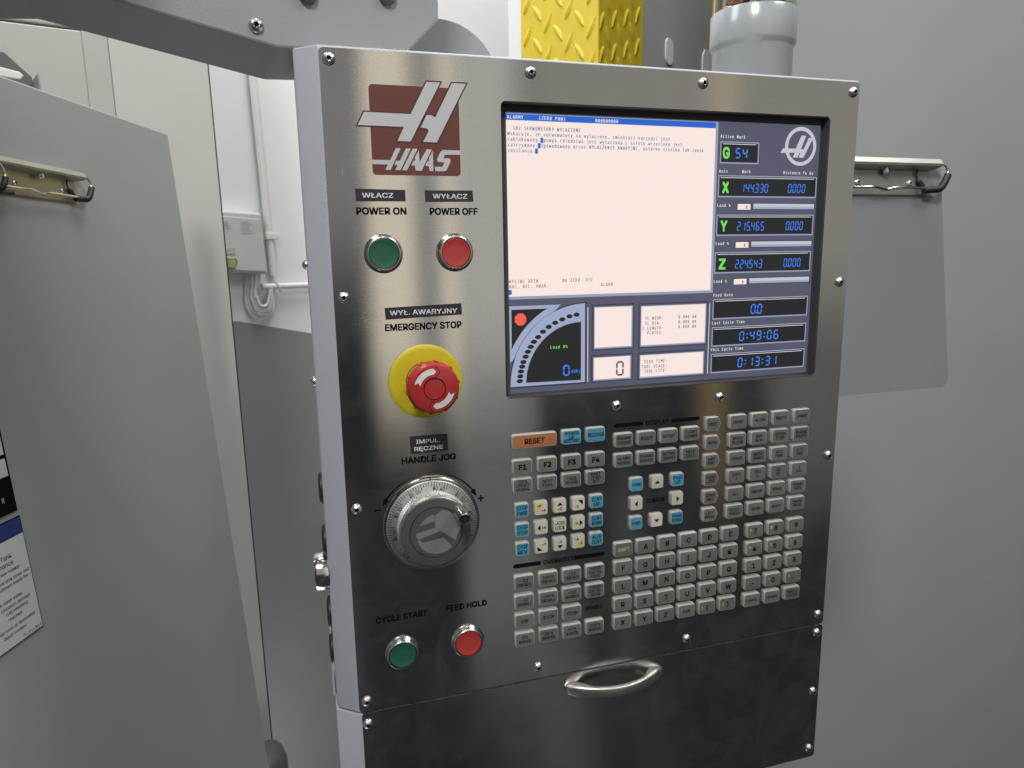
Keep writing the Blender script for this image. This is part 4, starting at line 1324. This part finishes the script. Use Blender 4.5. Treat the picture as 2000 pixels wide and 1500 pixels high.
# =================================================================== paper clips (shared builder)
def clip_parts(root, width, mb_mat):
    """nickel board clip in local metres: x right, z up, y into the board; origin at its upper left corner on the board"""
    W_ = width
    def bx(x0, x1, y0, y1, z0, z1, mb):
        vs = [(x, y_, z) for x in (x0, x1) for y_ in (y0, y1) for z in (z0, z1)]
        mb.add(vs, [(0, 1, 3, 2), (4, 6, 7, 5), (0, 4, 5, 1), (2, 3, 7, 6), (1, 5, 7, 3), (0, 2, 6, 4)])
    base = MB(); bx(0, W_ - 0.014, -0.0012, -0.0001, -0.031, -0.004, base)
    bp = base.build("clip_base", M_CLIP, root)
    # folded lip: a bent sheet that overhangs
    sec = [(-0.0012, -0.0095), (-0.0060, -0.0085), (-0.0100, -0.0070), (-0.0106, -0.0050), (-0.0086, -0.0004), (-0.0066, 0.0), (-0.0010, -0.0006), (-0.0010, -0.0030), (-0.0060, -0.0030), (-0.0080, -0.0045), (-0.0076, -0.0060)]
    lip = MB()
    n = len(sec)
    e1, e2 = W_ - 0.013, W_ - 0.004
    vs = [(0, a, b) for a, b in sec] + [((e1 + (e2 - e1) * min(1, -a / 0.010)), a, b) for a, b in sec]
    lip.add(vs, [(i, n + i, n + (i + 1) % n, (i + 1) % n) for i in range(n)] + [list(range(n))[::-1], list(range(n, 2 * n))])
    lip.build("clip_lip", M_CLIP, root)
    y0 = -0.0085
    path = smooth_path([(W_ - 0.0045, -0.0085, -0.0040), (W_ - 0.001, -0.0095, -0.0065), (W_ + 0.0010, -0.0100, -0.0105), (W_ + 0.0002, -0.0105, -0.0150), (W_ - 0.0045, -0.0105, -0.0225), (W_ - 0.0085, -0.0095, -0.0268), (W_ - 0.0130, -0.0075, -0.0272)], 5)
    rod = smooth_path([(W_ - 0.0130, -0.0075, -0.0272), (W_ - 0.030, -0.0075, -0.0262), (W_ * .62, -0.0075, -0.0262), (W_ * .55, -0.0065, -0.0278), (W_ * .45, -0.0085, -0.0262), (W_ * .35, -0.0075, -0.0262), (0.0, -0.0075, -0.0262)], 4)
    mb = MB(); mb.add(*tube(path, 0.0012, 8)); mb.add(*tube(rod, 0.0013, 8))
    mb.build("clip_wire", M_CHROME, root, True, 60)
    grip = smooth_path([(W_ + 0.0002, -0.0108, -0.0150), (W_ - 0.0045, -0.0106, -0.0228), (W_ - 0.0085, -0.0096, -0.0272), (W_ - 0.0140, -0.0078, -0.0276), (W_ - 0.0230, -0.0060, -0.0280)], 5)
    mb = MB(); mb.add(*tube(grip, 0.0031, 10))
    mb.build("rubber_grip", M_BLACK, root, True, 60)
    hook = smooth_path([(W_ - 0.026, -0.0035, -0.0085), (W_ - 0.0275, -0.0030, -0.0135), (W_ - 0.0245, -0.0028, -0.0200), (W_ - 0.0205, -0.0028, -0.0240)], 5)
    mb = MB(); mb.add(*tube(hook, [0.0008] * 9 + [0.0026] * (len(hook) - 9), 8))
    mb.build("wire_hook", M_BLACK, root, True, 60)
    sm_ = screw_mesh(3.0, 1.8, "clip_screw")
    for x, z in ((0.375 * W_, -0.0205), (W_ - 0.0340, -0.0207)):
        o = obj("clip_screw", sm_, root); o.location = (x, -0.0012, z)
    nut = MB(); nut.lathe([(3.4, 0), (3.4, 2.0), (2.6, 3.2), (1.2, 3.6)], 0, 0, 20)
    o = obj("clip_rivet", nut.mesh("clip_rivet", M_CHROME, True, 40), root); o.location = (W_ * 0.57, -0.0040, -0.0105)


# clipboard hanging on the right of the pendant
cb = empty("clipboard", (0.40, 0.0301, 0.1970), "grey blue clipboard plate with nickel clip on the right of the pendant", "clipboard")
tilt = math.atan2(0.03, 0.204)
cb.rotation_euler = (-tilt, 0, 0)
bl = math.hypot(0.03, 0.204)
bd = MB()
rp = rrect(-40, 150.5, -1, 206, 9.0)
bd.prism(rp, -1.6, 0)
bo = bd.build("board", paint("board_grey_paint", (0.218, 0.225, 0.240), 0.42, bump=0.25, bscale=700, mottle=0.07, mscale=14), cb)
clip_root = cb
cbc = MB()
class _R: pass
# parts sit on the board: build them under the board as sub-parts
hold = MB()
tmp_children_before = set(bpy.data.objects)
clip_parts(cb, 0.1460, None)
for o in set(bpy.data.objects) - tmp_children_before:
    o.location = o.location + Vector((0, 0, 0.2065))

# =================================================================== machine side panel (left)
a_ = Vector((0.3127, 0.9498, -0.0085)); b_ = Vector((0.0610, -0.0356, -0.9975)); n_ = Vector((0.9477, -0.3115, 0.0691)).normalized()
p0 = Vector((-0.2390, 0.3817, 0.3988))
def pp(s, t_, out=0.0): return p0 + a_ * s + b_ * t_ + n_ * out
msp = empty("machine_side_panel", pp(0.2068, 0.95), "grey painted machine side panel at the left with a paper clip and warning labels", "machine panel")
frame_obj(msp, pp(0, 0), a_, -n_, -b_)
def lp(s, t_, out): return (s, -out, -t_)
pl_ = MB()
edge = [lp(-0.80, -0.0880, 0), lp(0.2130, -0.0945, 0), lp(0.2068, 1.0, 0), lp(-0.80, 1.0, 0)]
sheet = slab("sheet", edge, (0, 0.02, 0), M_PLATE, msp, bevel=0.0022)
before = set(bpy.data.objects)
clip_parts(msp, 0.1580, None)
for o in set(bpy.data.objects) - before:
    o.location = o.location + Vector((-0.150, -0.0002, 0.0165))
# second wire bow at the left end of what shows
mb = MB(); mb.add(*tube(smooth_path([(-0.125, -0.010, 0.012), (-0.119, -0.013, 0.006), (-0.1175, -0.014, 0.000), (-0.120, -0.014, -0.006), (-0.124, -0.012, -0.012)], 6), 0.0011, 8)); mb.build("clip_wire", M_CHROME, msp, True, 60)
mb = MB(); mb.add(*tube(smooth_path([(-0.118, -0.0145, -0.004), (-0.1225, -0.014, -0.012), (-0.124, -0.011, -0.0150), (-0.114, -0.008, -0.0150), (-0.104, -0.007, -0.0145)], 6), 0.0026, 10)); mb.build("rubber_grip", M_BLACK, msp, True, 60)
# labels
def flat_label(name, s0, s1, t0, t1, mat, lab):
    o = slab(name, [lp(s0, t0, 0.0003), lp(s1, t0, 0.0003), lp(s1, t1, 0.0003), lp(s0, t1, 0.0003)], (0, -0.0004, 0), mat, msp)
    o['label'] = lab
    return o
wl_ = flat_label("warning_label", -0.30, -0.1660, 0.120, 0.2905, M_INK, "black warning label with white fields at the photo's left edge")
for t0, t1 in ((0.195, 0.2395), (0.2430, 0.2585)):
    slab("label_field", [lp(-0.298, t0, 0.0008), lp(-0.1682, t0, 0.0008), lp(-0.1682, t1, 0.0008), lp(-0.298, t1, 0.0008)], (0, -0.0001, 0), M_LABELW, wl_)
t = MB(); put_text(t, "!!", 0, 0, 0, 4.2, bold=0.01)
o = t.build("label_text", M_LABELW, wl_); o.location = lp(-0.1795, 0.2795, 0.0009)
ml = flat_label("maintenance_label", -0.30, -0.1650, 0.2955, 0.4005, M_INK, "white tank maintenance label with a blue heading and black frame")
slab("label_heading", [lp(-0.299, 0.2965, 0.0008), lp(-0.1658, 0.2965, 0.0008), lp(-0.1658, 0.3105, 0.0008), lp(-0.299, 0.3105, 0.0008)], (0, -0.0001, 0), M_LABELB, ml)
slab("label_body", [lp(-0.299, 0.3112, 0.0008), lp(-0.1658, 0.3112, 0.0008), lp(-0.1658, 0.3997, 0.0008), lp(-0.299, 0.3997, 0.0008)], (0, -0.0001, 0), M_LABELW, ml)
t = MB()
for s, r_, tt, h in (("Coolant Tank", 183.2, 326.6, 3.6), ("Maintenance", 183.0, 332.6, 3.6), ("Clean filter screen weekly.", 176.5, 338.4, 2.6), ("Remove tank cover and", 168.0, 345.3, 2.6), ("clean sediment inside the", 170.0, 350.2, 2.6),
                   ("Use clean water,", 180.0, 362.0, 2.6), ("corrosion damage", 172.8, 367.2, 2.6), ("rust inhibiting", 177.0, 372.2, 2.6), ("required.", 184.5, 377.5, 2.6), ("Do not use toxic or flammable", 171.5, 385.0, 2.6), ("liquid coolant.", 183.0, 390.5, 2.6), ("29-0711  Rev B", 166.8, 397.8, 1.9)):
    put_text(t, s, -r_, -tt, 0, h * 1.12, align='r', bold=0.0)
o = t.build("label_text", M_INK, ml); o.location = (0, -0.00105, 0)

# =================================================================== cream cabinet behind it
CN = RN
C0 = Vector((-0.1233, 0.7528, 0.0))
def cpt(s, z, out=0.0): return C0 + RD * s + CN * out + Vector((0, 0, z))
cab = empty("cream_cabinet", cpt(-0.3, -0.75), "cream painted machine cabinet with folded door edge behind the left side panel", "cabinet")
co = Vector(cab.location)
slab("cabinet_side", [cpt(-0.150, -0.75) - co, cpt(-0.0085, -0.75) - co, cpt(-0.0175, 0.95) - co, cpt(-0.1485, 0.95) - co], -CN * 0.03, M_CREAM, cab, bevel=0.0015)
slab("shade_gap_strip", [cpt(-0.010, -0.75, -0.031) - co, cpt(0.004, -0.75, -0.031) - co, cpt(-0.006, 0.95, -0.031) - co, cpt(-0.019, 0.95, -0.031) - co], -CN * 0.25, M_BLACK, cab)  # black strip painting in the shade of the gap beside the cabinet
slab("door_edge", [cpt(-0.182, -0.75, -0.0012) - co, cpt(-0.1503, -0.75, -0.0012) - co, cpt(-0.1489, 0.95, -0.0012) - co, cpt(-0.1805, 0.95, -0.0012) - co], -CN * 0.02, M_CREAM2, cab, bevel=0.001)
slab("door_panel", [cpt(-0.9, -0.75, -0.001) - co, cpt(-0.1823, -0.75, -0.0004) - co, cpt(-0.1808, 0.6370, -0.0004) - co, cpt(-0.9, 0.6000, -0.001) - co], -CN * 0.02, M_CREAM2, cab, bevel=0.002)
slab("door_header", [cpt(-0.9, 0.6030, -0.001) - co, cpt(-0.1815, 0.6395, -0.001) - co, cpt(-0.1805, 0.95, -0.001) - co, cpt(-0.9, 0.95, -0.001) - co], -CN * 0.02, M_CREAM2, cab, bevel=0.002)
# open junction box on the door
jb = empty("junction_box", cpt(-0.32, 0.53, 0.03), "small open grey box with white wire holder above the left side panel", "box")
jo = Vector(jb.location)
slab("box_back", [cpt(-0.40, 0.50, 0.004) - jo, cpt(-0.243, 0.50, 0.004) - jo, cpt(-0.246, 0.566, 0.004) - jo, cpt(-0.272, 0.592, 0.004) - jo, cpt(-0.40, 0.612, 0.004) - jo], CN * 0.003, paint("box_dark_grey", (0.10, 0.105, 0.10), 0.5), jb)
slab("box_side", [cpt(-0.2425, 0.50, 0.004) - jo, cpt(-0.2425, 0.50, 0.05) - jo, cpt(-0.2455, 0.562, 0.05) - jo, cpt(-0.2455, 0.562, 0.004) - jo], RD * 0.002, M_PLATE, jb)
slab("wire_holder", [cpt(-0.40, 0.563, 0.03) - jo, cpt(-0.262, 0.5560, 0.03) - jo, cpt(-0.258, 0.5610, 0.03) - jo, cpt(-0.262, 0.5650, 0.03) - jo, cpt(-0.40, 0.586, 0.03) - jo], CN * 0.004, M_PVC, jb, bevel=0.001)
slab("wire_holder", [cpt(-0.40, 0.538, 0.034) - jo, cpt(-0.252, 0.538, 0.034) - jo, cpt(-0.253, 0.5470, 0.034) - jo, cpt(-0.40, 0.560, 0.034) - jo], CN * 0.004, M_PVC, jb, bevel=0.001)

# =================================================================== things on the white wall
def wall_thing(name, s, z, lab, cat, group=None): return empty(name, onwall(s, z), lab, cat, group)
cd = wall_thing("wall_conduit", 0.06, 0.30, "upright white conduit pipe clipped to the back wall", "pipe")
mb = MB(); mb.add(*tube([onwall(0.0640, 1.6, 0.012) - cd.location, onwall(0.0640, 0.80, 0.012) - cd.location, onwall(0.0775, 0.292, 0.014) - cd.location], 0.0085, 16)); mb.build("pipe", M_PVC, cd, True, 60)
slab("pipe_clip", [onwall(0.0640, 0.372, 0.004) - cd.location, onwall(0.0935, 0.372, 0.004) - cd.location, onwall(0.0935, 0.3855, 0.004) - cd.location, onwall(0.0640, 0.3855, 0.004) - cd.location], RN * 0.021, M_PVC, cd, bevel=0.001)
ch_ = wall_thing("cross_conduit", 0.11, 0.267, "short level white conduit pipe below the switch box", "pipe")
mb = MB(); mb.add(*tube([onwall(0.048, 0.2675, 0.016) - ch_.location, onwall(0.26, 0.2675, 0.016) - ch_.location], 0.0068, 14)); mb.build("pipe", M_PVC, ch_, True, 60)
mb = MB(); mb.add(*tube([onwall(0.080, 0.277, 0.020) - ch_.location, onwall(0.086, 0.262, 0.025) - ch_.location, onwall(0.089, 0.256, 0.018) - ch_.location], 0.0022, 8)); mb.build("cable_tie", M_PVC, ch_, True, 60)
sb = wall_thing("switch_box", 0.0, 0.30, "pale grey electrical switch box with a rotary knob on the back wall", "switch box")
so = Vector(sb.location)
slab("box_body", [onwall(-0.046, 0.304, 0.002) - so, onwall(0.056, 0.295, 0.002) - so, onwall(0.051, 0.4275, 0.002) - so, onwall(-0.040, 0.431, 0.002) - so], RN * 0.0385, M_BOXP, sb, bevel=0.005)
slab("box_lid", [onwall(-0.045, 0.308, 0.040) - so, onwall(0.048, 0.301, 0.040) - so, onwall(0.045, 0.4140, 0.040) - so, onwall(-0.040, 0.419, 0.040) - so], RN * 0.003, M_BOXP, sb, bevel=0.001)
slab("knob_plate", [onwall(-0.042, 0.340, 0.0435) - so, onwall(-0.014, 0.340, 0.0435) - so, onwall(-0.014, 0.352, 0.0435) - so, onwall(-0.042, 0.352, 0.0435) - so], RN * 0.001, M_COLG, sb)
for (s0, s1, z0, z1) in ((0.002, 0.029, 0.384, 0.410), (-0.034, -0.018, 0.393, 0.410)):
    lb_ = slab("rating_label", [onwall(s0, z0, 0.0432) - so, onwall(s1, z0, 0.0432) - so, onwall(s1, z1, 0.0432) - so, onwall(s0, z1, 0.0432) - so], RN * 0.0004, M_LABELW, sb)
    mb = MB()
    for k in range(5):
        zz = z1 - 0.004 - k * (z1 - z0 - 0.004) / 5
        ws = [s0 + 0.002, s1 - random.uniform(0.002, 0.012) * (s1 - s0) / 0.03]
        vs = [onwall(ws[0], zz, 0.0440) - so, onwall(ws[1], zz, 0.0440) - so, onwall(ws[1], zz + 0.0016, 0.0440) - so, onwall(ws[0], zz + 0.0016, 0.0440) - so]
        mb.add(vs, [(0, 1, 2, 3)])
    mb.build("label_print", M_COLG, lb_)
kx = MB(); kx.lathe([(13, 0), (13, 10), (11.5, 14), (7, 15)], 0, 0, 28)
ko_ = obj("rotary_knob", kx.mesh("rotary_knob", paint("knob_blue_grey", (0.20, 0.22, 0.27), 0.4), True, 40), sb)
ko_.location = onwall(-0.026, 0.3235, 0.042) - so; ko_.rotation_euler = (0, 0, math.atan2(RD.y, RD.x))
slab("knob_lever", [onwall(-0.036, 0.310, 0.056) - so, onwall(-0.022, 0.310, 0.056) - so, onwall(-0.022, 0.333, 0.056) - so, onwall(-0.036, 0.333, 0.056) - so], RN * 0.010, paint("knob_yellow_grey", (0.34, 0.34, 0.13), 0.45), sb, bevel=0.002)
cl = wall_thing("cable_loop", 0.05, 0.20, "loop of white cables hanging below the switch box", "cable")
for k, (s0, s1, zb, out) in enumerate(((0.018, 0.072, 0.204, 0.012), (0.022, 0.068, 0.212, 0.020), (0.014, 0.077, 0.198, 0.008), (0.028, 0.062, 0.224, 0.026))):
    mb = MB(); mb.add(*tube(smooth_path([onwall(s0 + 0.008, 0.305, out) - cl.location, onwall(s0, 0.25, out) - cl.location, onwall(s0 + 0.003, zb + 0.022, out) - cl.location, onwall(s0 * .72 + s1 * .28, zb + 0.003, out) - cl.location, onwall(s0 * .28 + s1 * .72, zb + 0.003, out) - cl.location,
                                    onwall(s1 - 0.002, zb + 0.024, out) - cl.location, onwall(s1, 0.262, out) - cl.location], 7), 0.0034, 10))
    mb.build("cable", M_PVC, cl, True, 60)
ft = wall_thing("trunking_strip", 0.185, 0.3, "narrow white wall trunking just left of the pendant edge", "trunking")
slab("trunking", [onwall(0.176, -0.3, 0.002) - ft.location, onwall(0.30, -0.3, 0.002) - ft.location, onwall(0.30, 1.2, 0.002) - ft.location, onwall(0.196, 1.2, 0.002) - ft.location], RN * 0.018, M_WALL, ft, bevel=0.001)
# dark hose and grey foot low between cabinet and pendant
hs = empty("drain_hose", (-0.128, 0.80, -0.585), "dark hose low behind the cream cabinet edge", "hose")
mb = MB(); mb.add(*tube(smooth_path([(-0.14, 0.0, 0.06), (-0.05, -0.02, 0.075), (-0.028, -0.02, 0.03), (-0.02, -0.03, -0.05), (-0.03, -0.02, -0.2)], 7), 0.018, 14)); mb.build("hose", M_BLACK, hs, True, 60)
gf = empty("pump_cover", (-0.160, 0.72, -0.565), "rounded dark grey cover at the bottom beside the left panel", "cover")
mb = MB(); mb.add(*zlathe([(0.055, -0.3), (0.055, 0.0), (0.050, 0.018), (0.038, 0.028), (0.02, 0.032)], 40)); o = mb.build("cover_shell", paint("cover_dark_grey", (0.07, 0.075, 0.075), 0.5), gf, True, 50)

# =================================================================== column with yellow guard
K0 = Vector((0.5429, 0.8312, 0)); E1 = Vector((-0.596, 0.8029, 0)); E2 = Vector((0.8029, 0.596, 0))
colm = empty("column", (K0.x + 0.1, K0.y + 0.25, -1.2), "grey column with two pale slots beside the yellow guard", "column")
ko2 = Vector(colm.location)
def kpt(s1, s2, z, off=0.0): return K0 + E1 * s1 + E2 * s2 + Vector((0, 0, z))
inn = kpt(0.006, 0.006, 0)
def cwall(name, A, B, mat, z0=-1.2, z1=1.6):
    d_ = (B - A).normalized(); nn = Vector((d_.y, -d_.x, 0))
    return slab(name, [A - ko2 + Vector((0, 0, z0)), B - ko2 + Vector((0, 0, z0)), B - ko2 + Vector((0, 0, z1)), A - ko2 + Vector((0, 0, z1))], -nn * 0.02, mat, colm)
cwall("column_face", kpt(0.006, 0.007, 0), kpt(0.006, 0.85, 0), M_COLG)
cwall("column_return", kpt(0.215, 0.006, 0), kpt(0.0065, 0.006, 0), M_WALL)
nn2 = Vector((E2.y, -E2.x, 0))
for px_, s2, z0, z1, wd in ((0, 0.325, 0.745, 0.800, 0.038), (1, 0.548, 0.745, 0.822, 0.060)):
    pts = rrect(-wd / 2, wd / 2, z0, z1, wd * 0.42, 4)
    slab("slot_patch", [kpt(0.006, s2 + a, b) + nn2 * 0.0005 - ko2 for a, b in pts], nn2 * 0.003, M_WALL, colm)
gd = empty("corner_guard", (K0.x, K0.y, -1.2), "yellow tread plate corner guard on the column behind the pendant", "corner guard")
go = Vector(gd.location)
n1 = Vector((-E1.y, E1.x, 0)); n1 = n1 if n1.y < 0 else -n1
def gface(name, A, B, nn, mat):
    return slab(name, [A - go + Vector((0, 0, -1.2)), B - go + Vector((0, 0, -1.2)), B - go + Vector((0, 0, 1.6)), A - go + Vector((0, 0, 1.6))], -nn * 0.004, mat, gd)
f1 = gface("guard_flange", kpt(0.179, 0, 0), kpt(0.004, 0, 0), n1, M_GUARD)
f2 = gface("guard_flange", kpt(0, 0.004, 0), kpt(0, 0.1857, 0), nn2, M_GUARD)
mb = MB(); mb.add(*tube([kpt(0.003, 0.003, -1.2) - go, kpt(0.003, 0.003, 1.6) - go], 0.0045, 12)); mb.build("guard_corner", M_GUARD, gd, True, 60)
def lug_mesh():
    mb = MB()
    n = 12
    L_, Wd, H_ = 0.0205, 0.0062, 0.0030
    out, top = [], []
    for k in range(n + 1):
        t_ = -1 + 2 * k / n
        out.append((t_ * L_, (1 - t_ * t_) * Wd)); top.append((t_ * L_ * 0.8, 0.30 * (1 - t_ * t_) * Wd))
    out += [(x, -y_) for x, y_ in out[::-1][1:-1]]; top += [(x, -y_) for x, y_ in top[::-1][1:-1]]
    m_ = len(out)
    mb.add([(x, 0, z) for x, z in out] + [(x, -H_, z) for x, z in top], [(i, (i + 1) % m_, m_ + (i + 1) % m_, m_ + i) for i in range(m_)] + [[m_ + i for i in range(m_)]])
    return mb.mesh("tread_lug", M_GUARD, True, 60)
LUG = lug_mesh()
for fi, (fo, dirv, wid, nn) in enumerate(((f1, E1, 0.175, n1), (f2, E2, 0.182, nn2))):
    ex = dirv.normalized() if fi else -dirv.normalized()
    k_ = 0
    s_ = 0.012
    while s_ < wid - 0.008:
        z = 0.64 - (k_ * 0.0222) % 0.060
        while z < 0.92:
            o = obj("tread_lug", LUG, fo)
            c_ = (kpt(wid - s_, 0, z) if fi == 0 else kpt(0, s_, z)) + nn * 0.0001 - go
            ang = R(64) if k_ % 2 == 0 else R(-58)
            ez = Vector((0, 0, 1)); ey = -nn
            ca, sa = math.cos(ang), math.sin(ang)
            xx = ex * ca + ez * sa; zz = -ex * sa + ez * ca
            o.matrix_local = Matrix(((xx.x, ey.x, zz.x, c_.x), (xx.y, ey.y, zz.y, c_.y), (xx.z, ey.z, zz.z, c_.z), (0, 0, 0, 1)))
            z += 0.060
        s_ += 0.0245; k_ += 1
